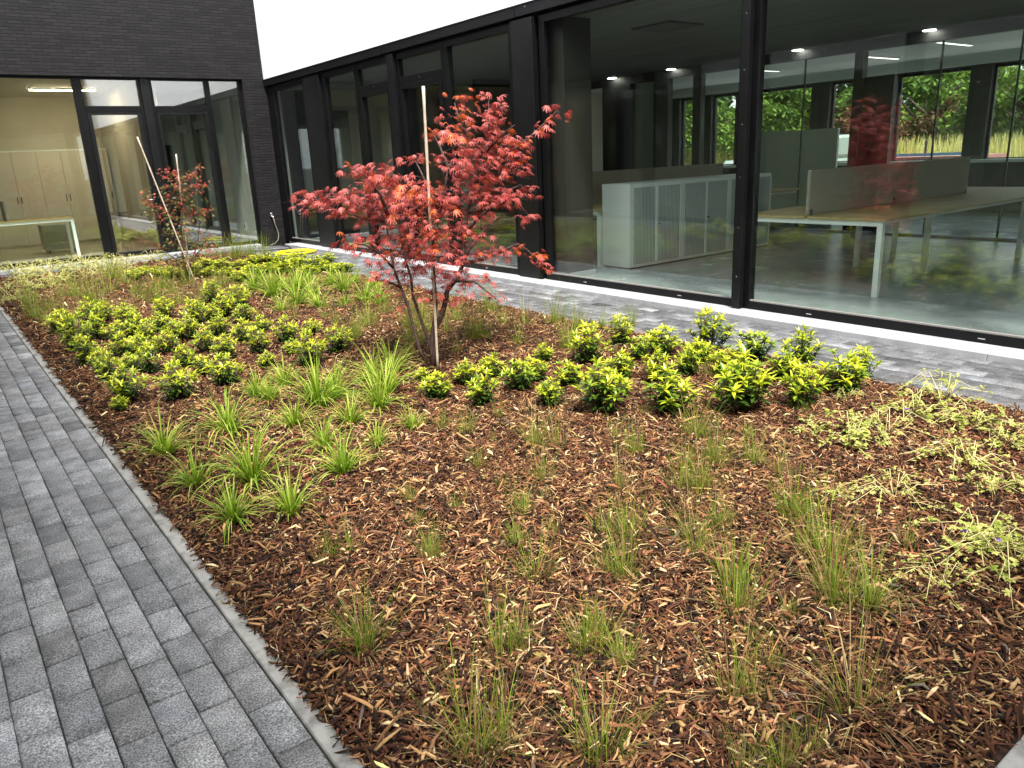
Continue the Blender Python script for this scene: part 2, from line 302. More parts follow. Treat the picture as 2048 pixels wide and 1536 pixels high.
g_near = [(2.21,3.42,0.13),(2.36,2.99,0.19),(2.44,2.91,0.17),(2.09,2.61,0.18),(1.97,2.96,0.11),(2.69,2.58,0.16),(2.77,2.8,0.12),(3.08,2.5,0.17),(1.64,2.65,0.11),(1.8,2.38,0.13),(1.54,1.97,0.19),(2.31,2.31,0.15),(1.97,2.05,0.16),(2.03,1.97,0.19),(1.8,1.78,0.17),(1.76,1.86,0.1),(2.55,2.04,0.18),(2.51,2.12,0.17),(2.84,2.18,0.18),(2.74,2.28,0.13),(2.18,1.78,0.2),(2.31,1.75,0.14),(1.34,2.38,0.12),(2.98,2.06,0.16),(2.96,1.92,0.14),(2.61,1.61,0.19),(2.33,1.77,0.13),(2.02,1.47,0.15),(2.41,1.34,0.23),(2.28,1.24,0.17),(2.41,1.43,0.17),(2.11,1.7,0.12),(2.19,1.18,0.21),(1.77,0.86,0.24),(2.24,1.08,0.17),(1.54,0.86,0.11),(1.4,1.55,0.18),(1.92,1.37,0.21),(1.58,1.13,0.16),(1.61,1.08,0.13),(1.11,1.19,0.2),(1.44,0.87,0.12),(1.36,0.93,0.1),(0.87,2.05,0.18),(1.17,1.71,0.18),(1.25,1.7,0.14),(0.87,1.41,0.21),(0.95,1.39,0.18),(1.04,2.67,0.12),(1.33,2.38,0.09),(1.54,2.9,0.09),(1.12,2.65,0.11),(1.62,2.2,0.1),(0.97,2.62,0.08)]
g_mid = [(4.41,6.23,0.23),(4.12,5.62,0.19),(4.26,5.47,0.23),(3.66,4.81,0.19),(4.52,5.36,0.26),(3.92,4.47,0.24),(3.65,4.46,0.1),(4.6,4.82,0.14),(3.6,5.23,0.26),(3.59,5.36,0.26),(3.21,5.03,0.11),(3.77,6.49,0.22),(3.17,6.46,0.25),(3.66,7.05,0.21),(3.44,6.16,0.26),(2.92,5.3,0.16),(2.88,6.15,0.16),(3.05,6.94,0.18),(2.94,6.35,0.16),(3.28,6.67,0.25),(2.81,7.39,0.18),(3.09,7.29,0.17),(3.96,6.2,0.24),(4.93,4.79,0.17),(3.6,5.78,0.23),(3.15,5.58,0.26),(3.49,5.9,0.18),(4.46,4.95,0.22)]
g_far = [(1.46,11.47,0.23),(1.8,11.27,0.24),(2.14,11.79,0.2),(2.0,10.33,0.17),(1.47,10.17,0.18),(0.83,9.91,0.18),(1.28,11.46,0.15),(2.07,9.83,0.15),(2.24,10.88,0.18),(2.44,10.94,0.18),(2.42,10.36,0.15),(2.69,10.01,0.16),(2.91,10.32,0.17),(2.26,9.5,0.13),(2.35,9.14,0.12),(4.06,13.67,0.24),(4.31,13.64,0.24),(3.98,14.27,0.25),(4.51,13.58,0.23),(4.71,13.39,0.19),(1.62,9.58,0.13),(1.07,9.6,0.14),(0.88,9.43,0.14),(1.62,8.95,0.12),(1.53,10.92,0.17),(2.17,12.71,0.22),(2.05,10.83,0.16),(0.9,11.17,0.16),(1.08,10.45,0.15),(2.79,9.34,0.13),(2.74,10.86,0.18),(3.05,10.46,0.17),(2.08,9.25,0.11),(1.19,9.45,0.13),(1.4,9.21,0.11),(2.74,8.91,0.1)]
ge_right = [(4.23,1.9,0.25),(4.62,1.92,0.24),(4.3,1.62,0.25),(3.6,1.93,0.21),(3.81,1.86,0.21),(3.61,2.16,0.15),(3.1,1.44,0.18),(2.9,1.61,0.1),(2.9,1.02,0.25),(2.83,0.87,0.24),(2.58,1.0,0.16),(3.68,1.4,0.22),(4.1,1.39,0.18),(4.23,2.32,0.12),(3.48,1.2,0.16)]
ge_far = [(1.1,15.11,0.3),(1.2,14.01,0.28),(1.53,14.51,0.34),(1.85,14.81,0.35),(2.13,15.11,0.34),(2.27,14.22,0.32),(2.7,14.29,0.32),(3.12,14.53,0.29),(1.29,12.63,0.28),(0.76,12.48,0.25),(0.83,11.8,0.2),(0.63,11.51,0.2),(1.51,13.2,0.26),(1.9,13.31,0.27),(2.61,15.05,0.3),(1.39,15.08,0.3),(2.43,13.34,0.23),(1.03,12.97,0.24)]
stems={'S1':[(-0.06,0.04),(-0.11,0.16),(-0.14,0.32),(-0.17,0.5),(-0.21,0.63),(-0.25,0.77),(-0.26,0.91),(-0.28,1.1),(-0.34,1.25),(-0.37,1.34)],'S2':[(-0.02,0.08),(-0.03,0.19),(-0.06,0.29),(-0.1,0.44),(-0.13,0.56),(-0.13,0.67),(-0.16,0.8),(-0.19,0.98),(-0.2,1.12),(-0.2,1.26),(-0.24,1.43)],'S3':[(-0.02,0.0),(-0.01,0.15),(0.02,0.32),(0.06,0.38),(0.1,0.47),(0.13,0.58),(0.19,0.65),(0.24,0.72),(0.26,0.77),(0.29,0.99),(0.32,1.13),(0.39,1.34),(0.47,1.54),(0.52,1.74),(0.53,1.92)],'S4':[(-0.03,0.01),(-0.02,0.15),(0.0,0.32),(0.04,0.5),(0.04,0.63),(0.04,0.79),(0.05,0.97),(0.11,1.14),(0.16,1.35),(0.19,1.48)],'S5':[(0.24,0.72),(0.31,0.87),(0.38,0.95),(0.44,1.01),(0.54,1.08),(0.65,1.13)],'S6':[(0.26,0.77),(0.41,0.79),(0.53,0.83),(0.68,0.89),(0.75,0.84),(0.86,0.72)],'S7':[(0.39,1.34),(0.56,1.5),(0.67,1.56),(0.78,1.63),(0.89,1.72),(1.0,1.82)],'S8':[(0.29,0.99),(0.43,1.12),(0.58,1.26),(0.71,1.32)],'S9':[(-0.28,1.1),(-0.39,1.18),(-0.52,1.26),(-0.65,1.3),(-0.86,1.27)],'S10':[(-0.25,0.77),(-0.33,0.88),(-0.42,0.96),(-0.53,1.0)],'S11':[(-0.26,1.16),(-0.29,1.3),(-0.36,1.42),(-0.44,1.48)],'S12':[(0.11,1.14),(0.05,1.32),(-0.01,1.47),(-0.04,1.53)],'S13':[(-0.21,0.63),(-0.29,0.7),(-0.37,0.75)],'S14':[(0.19,0.65),(0.33,0.66),(0.46,0.56)],'S15':[(0.47,1.54),(0.36,1.68),(0.3,1.81),(0.28,1.91)],'S16':[(0.39,1.34),(0.55,1.4),(0.7,1.39),(0.81,1.35)],'S17':[(0.19,1.48),(0.14,1.62),(0.11,1.7)],'S18':[(0.32,1.13),(0.49,1.16),(0.65,1.22),(0.78,1.09)],'S19':[(0.05,0.97),(-0.0,1.11),(-0.06,1.25)],'S20':[(-0.28,1.1),(-0.43,1.13),(-0.56,1.18),(-0.7,1.22)],'S21':[(0.47,1.54),(0.6,1.67),(0.68,1.73)]}
clus=[(0.53,1.97,0.046,0.039,3,0.1),(0.36,1.95,0.108,0.046,12,0.7),(0.53,1.86,0.1,0.077,22,0.0),(0.31,1.84,0.096,0.062,16,0.6),(0.36,1.79,0.077,0.046,8,0.9),(0.52,1.74,0.096,0.096,30,0.05),(0.23,1.71,0.1,0.046,12,0.9),(0.21,1.8,0.054,0.039,5,0.3),(0.3,1.68,0.069,0.046,8,0.3),(0.57,1.62,0.131,0.108,42,0.15),(0.69,1.61,0.116,0.077,30,0.5),(0.39,1.56,0.096,0.069,20,0.1),(0.18,1.68,0.1,0.05,14,0.5),(0.28,1.61,0.1,0.069,24,0.25),(0.44,1.51,0.131,0.096,45,0.1),(0.6,1.5,0.131,0.092,44,0.35),(0.72,1.53,0.069,0.046,8,0.2),(0.72,1.41,0.062,0.039,8,0.1),(0.55,1.38,0.139,0.092,44,0.1),(0.41,1.35,0.139,0.092,44,0.1),(0.31,1.43,0.1,0.069,22,0.05),(0.13,1.5,0.046,0.031,4,0.0),(0.03,1.53,0.116,0.035,16,0.3),(-0.04,1.53,0.085,0.027,8,0.0),(0.27,1.48,0.077,0.046,12,0.0),(0.95,1.84,0.054,0.035,6,0.0),(1.0,1.78,0.046,0.031,6,0.3),(0.9,1.71,0.062,0.031,7,0.3),(0.93,1.75,0.039,0.031,4,0.1),(0.85,1.69,0.031,0.023,3,0),(-0.25,1.5,0.054,0.035,9,0),(-0.38,1.46,0.108,0.054,22,0.1),(-0.29,1.44,0.092,0.062,22,0),(-0.43,1.48,0.069,0.046,12,0.2),(-0.38,1.39,0.054,0.054,12,0.4),(-0.24,1.38,0.1,0.062,22,0.1),(-0.07,1.41,0.046,0.062,8,0),(-0.21,1.37,0.085,0.046,14,0.7),(-0.09,1.34,0.108,0.054,20,0.8),(-0.0,1.3,0.1,0.069,22,0.6),(-0.69,1.3,0.173,0.05,34,0.0),(-0.83,1.26,0.092,0.039,16,0.0),(-0.62,1.24,0.123,0.05,26,0.1),(-0.75,1.33,0.092,0.035,12,0.1),(-0.51,1.31,0.123,0.05,26,0.0),(-0.45,1.24,0.131,0.069,34,0.0),(-0.65,1.19,0.069,0.027,8,0),(-0.53,1.17,0.1,0.035,12,0.1),(-0.32,1.27,0.116,0.077,34,0),(-0.2,1.26,0.116,0.077,34,0.1),(-0.06,1.24,0.116,0.077,34,0.2),(0.08,1.25,0.1,0.069,26,0.2),(-0.32,1.13,0.139,0.077,40,0.0),(-0.18,1.12,0.131,0.085,40,0.1),(-0.0,1.09,0.116,0.085,34,0.3),(0.15,1.23,0.1,0.069,24,0.1),(0.19,1.31,0.092,0.054,18,0),(0.29,1.24,0.116,0.077,30,0.05),(0.47,1.24,0.131,0.062,34,0),(0.62,1.24,0.123,0.046,28,0),(0.73,1.27,0.077,0.039,12,0),(0.76,1.07,0.069,0.046,14,0.0),(0.58,1.19,0.1,0.046,16,0.1),(0.32,1.09,0.108,0.069,26,0),(0.43,1.12,0.069,0.046,10,0),(-0.44,1.01,0.123,0.039,22,0.2),(-0.53,0.98,0.085,0.031,12,0.0),(-0.3,0.99,0.139,0.062,34,0.0),(-0.16,0.98,0.123,0.069,32,0.1),(-0.01,0.99,0.131,0.062,32,0.5),(0.14,1.03,0.108,0.069,26,0.1),(0.26,1.01,0.092,0.062,20,0),(0.4,0.95,0.077,0.046,12,0),(-0.48,0.93,0.054,0.031,6,0.0),(-0.31,0.88,0.108,0.046,18,0.5),(-0.09,0.87,0.154,0.069,40,0.05),(0.09,0.87,0.131,0.069,38,0.05),(0.23,0.87,0.116,0.062,26,0.0),(0.38,0.8,0.123,0.046,24,0),(0.49,0.81,0.108,0.039,18,0.1),(0.53,0.87,0.085,0.035,12,0.2),(0.67,0.87,0.035,0.031,7,0.5),(0.82,0.81,0.077,0.035,14,0.7),(0.86,0.72,0.062,0.023,7,0.3),(0.89,0.68,0.039,0.019,5,0.4),(-0.35,0.76,0.069,0.046,18,0.1),(-0.25,0.75,0.092,0.046,14,0),(-0.07,0.74,0.154,0.054,34,0.0),(0.1,0.73,0.131,0.054,30,0.0),(0.22,0.66,0.108,0.046,22,0.0),(0.39,0.67,0.077,0.039,12,0),(0.46,0.58,0.085,0.031,10,0.0),(0.03,0.6,0.116,0.046,18,0.0),(0.14,0.52,0.069,0.039,10,0),(-0.26,0.6,0.085,0.031,8,0),(-0.23,0.51,0.039,0.019,4,0),(0.25,0.59,0.062,0.039,8,0)]
stems2={'T1':[(-0.04,0.05),(-0.05,0.26),(-0.04,0.47),(-0.02,0.75),(0.05,1.01),(0.12,1.28),(0.2,1.44),(0.33,1.55)],'T2':[(-0.04,0.08),(0.07,0.32),(0.17,0.52),(0.24,0.79),(0.26,1.14)],'T3':[(-0.04,0.47),(-0.14,0.69),(-0.23,0.9),(-0.33,1.07)],'T4':[(0.05,1.01),(-0.02,1.22),(-0.05,1.42)],'T5':[(0.24,0.79),(0.36,0.92),(0.4,0.96)],'T6':[(-0.05,0.26),(-0.16,0.34),(-0.27,0.46)],'T7':[(0.12,1.28),(0.29,1.34),(0.38,1.32)],'T8':[(0.07,0.32),(0.22,0.45),(0.33,0.51)]}
clus2=[(-0.04,1.49,0.121,0.076,22,0.1),(-0.03,1.32,0.152,0.091,22,0.4),(0.34,1.57,0.053,0.045,8,0),(0.25,1.47,0.106,0.061,18,0.1),(0.14,1.41,0.091,0.061,12,0.2),(0.32,1.32,0.121,0.061,20,0.0),(0.15,1.24,0.167,0.091,34,0.3),(-0.03,1.15,0.197,0.091,36,0.4),(-0.22,1.33,0.076,0.045,4,0.9),(-0.37,1.27,0.061,0.038,6,0.3),(-0.38,1.16,0.061,0.061,12,0.1),(-0.3,1.07,0.076,0.061,10,0.0),(-0.18,1.0,0.121,0.091,24,0.4),(0.09,1.08,0.227,0.106,44,0.5),(0.23,0.97,0.136,0.061,20,0.4),(0.36,0.96,0.076,0.061,14,0.0),(-0.07,0.89,0.167,0.091,26,0.7),(0.12,0.84,0.152,0.091,26,0.6),(-0.37,0.98,0.076,0.045,6,1),(-0.33,0.85,0.076,0.045,6,1),(-0.1,0.72,0.167,0.091,22,0.7),(0.16,0.7,0.152,0.076,22,0.5),(0.04,0.53,0.167,0.091,22,0.6),(-0.16,0.55,0.136,0.076,16,0.7),(0.27,0.55,0.106,0.076,20,0.3),(0.29,0.44,0.121,0.061,18,0.2),(-0.27,0.42,0.106,0.061,16,0.9),(-0.29,0.53,0.061,0.045,6,0.4),(-0.06,0.37,0.197,0.091,26,0.7),(0.14,0.35,0.136,0.076,20,0.6),(-0.36,0.67,0.061,0.038,4,1),(-0.2,0.27,0.121,0.061,10,0.9)]
# ================================================================== SETTING: ground, paths, bed
BX0, BX1, BY0, BY1 = 0.635, 4.71, 0.55, 14.62       # planting bed
g = MB(); g.v = [(-400, -400, -.12), (400, -400, -.12), (400, 400, -.12), (-400, 400, -.12)]; g.f = [(0, 1, 2, 3)]; g.sm = [False]
tag(g.build('ground', M['ground']), kind='structure')
rng = np.random.default_rng(5)
def pavers(name, x0, x1, y0, y1, seed, base, spread, tint):
    r = np.random.default_rng(seed); W, L, gap = .1105, .2195, .0016; V = []; Q = []; C = []
    nx = int(round((x1-x0)/W)); W = (x1-x0)/nx; n = 0
    for i in range(nx):
        xa = x0+i*W; ya = y0-L*(.5 if i % 2 else .06)+r.normal(0, .006)
        while ya < y1:
            a, b = max(ya, y0), min(ya+L, y1); ya += L+r.normal(0, .0006)
            if b-a < .02: continue
            X0, X1, Y0, Y1 = xa+gap, xa+W-gap, a+gap, b-gap; ch = .0045; z1 = r.normal(0, .0011); tx, ty = r.normal(0, .0012, 2)
            zc = lambda x, y: z1+tx*(x-xa-W/2)/W*2+ty*(y-(a+b)/2)/L*2
            j = lambda: r.normal(0, .0009)
            V += [(X0, Y0, -.05), (X1, Y0, -.05), (X1, Y1, -.05), (X0, Y1, -.05)]
            V += [(x+j(), y+j(), zc(x, y)-ch) for x, y in ((X0, Y0), (X1, Y0), (X1, Y1), (X0, Y1))]
            V += [(x+j(), y+j(), zc(x, y)) for x, y in ((X0+ch, Y0+ch), (X1-ch, Y0+ch), (X1-ch, Y1-ch), (X0+ch, Y1-ch))]
            for o in (0, 4):
                for k in range(4): Q.append((n+o+k, n+o+(k+1) % 4, n+o+4+(k+1) % 4, n+o+4+k))
            Q.append((n+8, n+9, n+10, n+11)); n += 12
            c = base*math.exp(r.normal(0, spread)); t = r.normal(0, .009)
            C += [(c*tint[0]*(1+t), c*tint[1], c*tint[2]*(1-t))]*12
    return np_mesh(name, V, Q, M['paver'], None, C)
tag(pavers('path', -.30, .575, -1.4, 15.52, 1, .165, .22, (1, 1, .985)), kind='structure')
tag(pavers('path', 4.765, 5.762, -1.4, 15.52, 2, .088, .3, (.98, 1, 1.06)), kind='structure')
tag(pavers('path', .58, 4.76, 14.68, 15.52, 3, .088, .3, (.98, 1, 1.05)), kind='structure')
tag(pavers('path', .58, 4.76, -1.4, .488, 4, .165, .22, (1, 1, .985)), kind='structure')
tag(box('ground', M['joint'], None, -.34, 5.77, -1.5, 15.6, -.10, -.009), kind='structure')
# edging kerb round the bed, in one metre lengths
kb = MB()
def kerbrun(x0, x1, y0, y1, along):
    a, b = (y0, y1) if along == 'y' else (x0, x1); t = a
    while t < b-.01:
        e = min(t+1.0, b); dz = random.Random(int(t*7)).uniform(-.002, .002)
        if along == 'y': kb.box(x0, x1, t+.0015, e-.0015, -.09, .004+dz)
        else: kb.box(t+.0015, e-.0015, y0, y1, -.09, .004+dz)
        t = e
kerbrun(.578, .636, .49, 14.68, 'y'); kerbrun(4.708, 4.764, .49, 14.68, 'y'); kerbrun(.637, 4.707, .49, .548, 'x'); kerbrun(.637, 4.707, 14.622, 14.68, 'x')
tag(kb.build('kerb', M['kerb'], None, .004), kind='structure')
# mulch bed surface
def hgt(x, y):
    x = np.asarray(x, float); y = np.asarray(y, float)
    e = np.clip(np.minimum(np.minimum(x-BX0, BX1-x), np.minimum(y-BY0, BY1-y))/.12, 0, 1)
    h = .012*np.sin(2.1*x+1.3*y)+.010*np.sin(5.3*x-3.7*y+1)+.008*np.sin(11*x+7*y)*np.cos(9*y-4*x)+.006*np.sin(23*x-17*y)
    h = .022+h-.05*np.exp(-((x-2.218)**2/.006+(y-1.365)**2/.004))-.03*np.exp(-((x-1.93)**2+(y-2.2)**2)/.008)
    return (h*(.35+.65*e)+.001*(1-e))
gx, gy = 180, 520; X, Y = np.meshgrid(np.linspace(BX0+.002, BX1-.002, gx), np.linspace(BY0, BY1, gy))
V = np.stack([X, Y, hgt(X, Y)-.006], -1).reshape(-1, 3); I = np.arange(gx*gy).reshape(gy, gx)
Q = np.stack([I[:-1, :-1], I[:-1, 1:], I[1:, 1:], I[1:, :-1]], -1).reshape(-1, 4)
tag(np_mesh('ground', V, Q, M['soil'], None, None, True), kind='structure')
# bark chips
def chips(n, xs, ys, seed, sc=1.0, spill=False):
    # spill: chips lying flat on the kerb
    r = np.random.default_rng(seed)
    kind = r.random(n)
    L = np.exp(r.normal(math.log(.029), .5, n))*sc; Wd = np.clip(L*r.uniform(.10, .40, n)**1.0, .0025, .011*sc); T = r.uniform(.0015, .005, n)
    sh = kind > .80; L[sh] = np.exp(r.normal(math.log(.05), .4, sh.sum())); Wd[sh] = r.uniform(.0014, .004, sh.sum())*sc; T[sh] = .0015
    az = r.uniform(0, 2*np.pi, n); el = r.normal(0, .24, n)*(.25 if spill else 1); roll = r.normal(0, .4, n)*(.3 if spill else 1)
    D = dirs(az, el); S = nrm(np.cross(D, [0, 0, 1.0])); U = np.cross(S, D); c, s = np.cos(roll)[:, None], np.sin(roll)[:, None]
    S, U = S*c+U*s, U*c-S*s
    z = hgt(xs, ys)+np.abs(r.normal(0, .009, n))+np.abs(np.sin(el))*L*.35
    z = np.where((xs < BX0+.03) | (xs > BX1-.03), np.maximum(z, .011), z)
    if spill: z = .008+np.abs(r.normal(0, .003, n))
    P = np.stack([xs, ys, z], -1)
    bnd = r.normal(0, .17, n)*L
    V = np.zeros((n, 12, 3)); i = 0
    for a, wf in ((-.5, .55), (0, 1), (.5, .5)):
        off = U*(bnd*(1-abs(a)*2))[:, None]
        jw = r.uniform(.6, 1.15, (n, 2))
        for sgn, zf, q in ((-1, 0, 0), (1, 0, 1), (1, 1, 1), (-1, 1, 0)):
            V[:, i] = P+D*(a*L)[:, None]+S*(sgn*.5*Wd*wf*jw[:, q])[:, None]+U*((zf-.3)*T)[:, None]+off; i += 1
    q0 = []
    for k in (0, 4): q0 += [(k+0, k+1, k+5, k+4), (k+1, k+2, k+6, k+5), (k+2, k+3, k+7, k+6), (k+3, k+0, k+4, k+7)]
    q0 = [q for i, q in enumerate(q0) if i not in (0, 4)] + [(3, 2, 1, 0), (8, 9, 10, 11)]
    Q = (np.array(q0)[None]+(np.arange(n)*12)[:, None, None]).reshape(-1, 4)
    pal = np.array([(.014, .006, .0035), (.048, .019, .009), (.105, .042, .020), (.185, .076, .035), (.31, .150, .068), (.45, .27, .12), (.66, .48, .25), (.12, .09, .07)])
    pr = np.array([.19, .22, .21, .15, .105, .07, .035, .02]); pr /= pr.sum()
    ci = r.choice(len(pal), n, p=pr); ci[sh] = r.choice([2, 3, 3, 4, 4, 5, 6], sh.sum())
    C = .9*pal[ci]*np.exp(r.normal(0, .25, (n, 1)))*(1+r.normal(0, .06, (n, 3)))
    return V.reshape(-1, 3), Q, np.repeat(np.clip(C, 0, .9), 12, 0)
Vs, Qs, Cs, o = [], [], [], 0
for (ya, yb, dens, sc) in ((.56, 2.6, 9500, 1.0), (2.6, 4.4, 7500, 1.05), (4.4, 7, 4600, 1.15), (7, 10.5, 2600, 1.35), (10.5, 14.61, 1700, 1.55)):
    n = int((BX1-BX0)*(yb-ya)*dens); r = np.random.default_rng(int(ya*10)+3)
    xs = r.uniform(BX0-.004, BX1+.004, n); ys = r.uniform(ya, yb, n)
    v, q, c = chips(n, xs, ys, int(ya*10)+4, sc); Vs.append(v); Qs.append(q+o); Cs.append(c); o += len(v)
# chips spilled over the kerb
n = 1500; r = np.random.default_rng(77); ys = r.uniform(.55, 14.6, n); clump = (np.sin(ys*7.1)+np.sin(ys*17.3+1)+np.sin(ys*3.1)) > r.uniform(-1.5, 2.2, n)
xs = BX0-np.abs(r.normal(0, .011, n)); xs, ys = xs[clump], ys[clump]
v, q, c = chips(len(xs), xs, ys, 78, .8, True); Vs.append(v); Qs.append(q+o); Cs.append(c); o += len(v)
n = 900; ys = r.uniform(.55, 14.6, n); xs = BX1+np.abs(r.normal(0, .012, n))
v, q, c = chips(n, xs, ys, 79, .8, True); Vs.append(v); Qs.append(q+o); Cs.append(c); o += len(v)
tag(np_mesh('bark_mulch', np.concatenate(Vs), np.concatenate(Qs), M['chips'], None, np.concatenate(Cs)),
    'brown bark chip mulch covering the long planting bed', 'mulch', kind='stuff')
del Vs, Qs, Cs

# ================================================================== BLACK BRICK WING (far end)
bw = empty('brick_building', (2.6, 15.8, 0), 'black brick wing with ribbon windows closing the far end of the courtyard', 'building')
def part(name, m, parent, *a, bevel=0):
    o = box(name, m, None, *a, bevel=bevel); o.parent = parent; o.matrix_parent_inverse = parent.matrix_basis.inverted(); return o
def adopt(o, p): o.parent = p; o.matrix_parent_inverse = Matrix.Translation(-Vector(p.location)); return o
wb = MB(); wb.box(-6, 6.34, 15.8, 16.0, 3.19, 5.6); wb.box(5.578, 6.12, 15.8, 16.0, -.05, 3.19); wb.box(-6, -1.5, 15.8, 16.0, -.05, 3.19)
adopt(wb.build('wall', M['brick']), bw)
adopt(MB().box(-6, 6, 15.75, 22, 5.6, 5.75).build('roof', M['black']), bw)
x = -1.5
for x1 in (-.6, .6, 1.75, 2.95, 4.2, 5.45):
    adopt(MB().box(x+.002, x1-.002, 15.555, 15.86, -.03, .045).build('window_sill', M['sill'], None, .004), bw); x = x1
YB, YB2 = 15.90, 15.965
def wfrm(parent, rects, glass, name='window', zdir=None):
    """frame mesh (boxes) with panes as its children"""
    f = MB()
    for b in rects: f.box(*b)
    fo = adopt(f.build(name, M['black'], None, .002), parent)
    for gb in glass:
        go = MB().box(*gb).build('pane', M['glassref'] if parent is bw and name != 'fixed_window' else M['glass']); go.parent = fo
        # pane vertices are in world space; the frame's own frame is the world's too
    return fo
gy0, gy1 = 15.925, 15.945
def rb(x0, x1, z0, z1, y0=YB, y1=YB2): return (x0, x1, y0, y1, z0, z1)
wfrm(bw, [rb(-1.5, -.2, .05, .12), rb(-1.5, -1.42, .12, 3.14), rb(-.28, -.2, .12, 3.14), rb(-1.5, -.2, 3.14, 3.19)], [(-1.42, -.28, gy0, gy1, .12, 3.14)])
wfrm(bw, [rb(-.2, 2.70, .05, .125), rb(-.2, -.12, .125, 3.15), rb(2.622, 2.70, .125, 3.15), rb(-.2, 2.70, 3.15, 3.19)], [(-.12, 2.622, gy0, gy1, .125, 3.15)], 'fixed_window')
def doorx(x0, x1, lx0, lx1, hinge):
    wfrm(bw, [rb(x0-.05, x0, .05, 3.15), rb(x1, x1+.05, .05, 3.15), rb(x0, x1, 2.60, 2.71), rb(x0-.05, x1+.05, 3.15, 3.19)], [(x0, x1, gy0, gy1, 2.71, 3.15)], 'transom_window')
    d = MB(); a = YB-.012
    for b in (rb(x0+.003, lx0, .06, 2.595, a), rb(lx1, x1-.003, .06, 2.595, a), rb(lx0, lx1, 2.56, 2.595, a), rb(lx0, lx1, .06, .135, a)): d.box(*b)
    do = adopt(d.build('door', M['blackflat'], None, .002), bw)
    MB().box(lx0, lx1, gy0, gy1, .135, 2.56).build('pane', M['glassref']).parent = do
    hx = lx0-.03 if hinge else lx1+.03
    MB().tube([(hx, a-.0, 1.05), (hx, a-.05, 1.05), (hx+(.11 if hinge else -.11), a-.05, 1.05)], .009).build('door_handle', M['chrome']).parent = do
adopt(MB().box(2.68, 2.745, YB-.004, YB2, .05, 3.19).build('post', M['black'], None, .002), bw)
doorx(2.774, 3.675, 2.841, 3.611, False); doorx(3.93, 4.866, 3.988, 4.80, True)
adopt(MB().box(3.727, 3.878, YB-.03, YB2, .05, 3.19).build('post', M['blackflat'], None, .002), bw)
wfrm(bw, [rb(4.918, 5.576, .05, .10), rb(4.918, 4.968, .10, 3.16), rb(5.512, 5.576, .10, 3.16), rb(4.918, 5.576, 3.16, 3.19)], [(4.968, 5.512, gy0, gy1, .10, 3.16)])
# rooms behind
def roomx(x0, x1, y1, wall, floor, ceil, zc):
    adopt(MB().box(x0, x1, 15.97, y1, -.02, .05).build('floor', floor), bw)
    adopt(MB().box(x0, x1, 15.97, y1, zc, zc+.08).build('ceiling', ceil), bw)
    adopt(MB().box(x0, x1, y1, y1+.1, .05, zc).build('interior_wall', wall), bw)
roomx(-3, 3.9, 21.1, M['wallwarm'], M['floorwarm'], M['ceilwarm'], 3.28)
roomx(4.0, 5.62, 20.2, M['wallpale'], M['floor'], M['ceil'], 3.28)
adopt(MB().box(3.9, 4.0, 15.97, 21.2, .05, 3.28).build('interior_wall', M['wallwarm']), bw)
adopt(MB().box(5.62, 5.72, 15.97, 20.3, .05, 3.28).build('interior_wall', M['wallpale']), bw)
adopt(MB().box(-3.1, -3, 15.97, 21.2, .05, 3.28).build('interior_wall', M['wallwarm']), bw)
adopt(MB().box(5.60, 5.62, 15.98, 20.2, .05, .12).build('skirting', M['sill']), bw)
adopt(MB().box(3.885, 3.9, 15.98, 21.1, .05, .12).build('skirting', M['wood']), bw)
adopt(MB().box(4.3, 5.2, 20.15, 20.198, .05, 2.15).build('interior_door', M['walldark']), bw)

# ================================================================== GLASS WING (right)
gw = empty('office_building', (6.0, 8, 0), 'office wing with white rendered upper wall over a long black framed glass front', 'building')
adopt(MB().box(6.005, 6.34, -3, 15.798, 3.187, 5.5).build('upper_wall', M['render']), gw)
adopt(MB().box(6.0, 17.0, -3, 15.8, 5.5, 5.6).build('roof', M['black']), gw)
# fascia beam in segments with open joints
ys = [-3, -.55, 2.2, 4.95, 7.66, 10.9, 13.6, 15.8]
for a, b in zip(ys[:-1], ys[1:]):
    fb = MB().box(5.985, 6.30, a+.006, b-.006, 3.062, 3.178); fb.box(5.975, 6.02, a+.006, b-.006, 3.172, 3.186)
    fo = adopt(fb.build('fascia_beam', M['blackflat'], None, .003), gw)
    MB().box(5.981, 5.986, b-.22, b-.19, 3.14, 3.15).build('drip_vent', M['chrome']).parent = fo
adopt(MB().box(6.06, 6.3, -3, 15.8, 3.03, 3.06).build('head_trim', M['black']), gw)
# sill stones
y = -3.0
for y1 in (-1.6, -.35, .9, 2.15, 3.28, 4.49, 5.24, 6.28, 7.5, 8.75, 10, 11.25, 12.5, 13.75, 15.15):
    adopt(MB().box(5.766, 6.10, y+.0015, y1-.0015, -.03, .045).build('window_sill', M['sill'], None, .004), gw); y = y1
XA, XB = 6.04, 6.125; gx0, gx1 = 6.075, 6.098
def ry(y0, y1, z0, z1, x0=XA, x1=XB): return (x0, x1, y0, y1, z0, z1)
def fixed(y0, y1, g0, g1, zb=.12, zt=2.95):
    fo = wfrm(gw, [ry(y0, y1, .046, zb), ry(y0, g0, zb, zt), ry(g1, y1, zb, zt), ry(y0, y1, zt, 3.03)], [(gx0, gx1, g0, g1, zb, zt)])
    MB().box(XA+.012, gx0-.003, g0+.002, g1-.002, zb+.0005, zb+.014).build('glazing_bead', M['gasket']).parent = fo
    for k in range(max(1, int((y1-y0)/1.3))):
        yy = y0+(k+.5)*(y1-y0)/max(1, int((y1-y0)/1.3))
        MB().box(XA-.003, XA-.0005, yy-.025, yy+.025, .075, .083).build('drain_cap', M['chrome']).parent = fo
fixed(13.95, 15.80, 14.055, 15.46)
adopt(MB().box(6.0, 6.12, 13.25, 13.90, .046, 3.03).build('post', M['blackflat'], None, .003), gw)
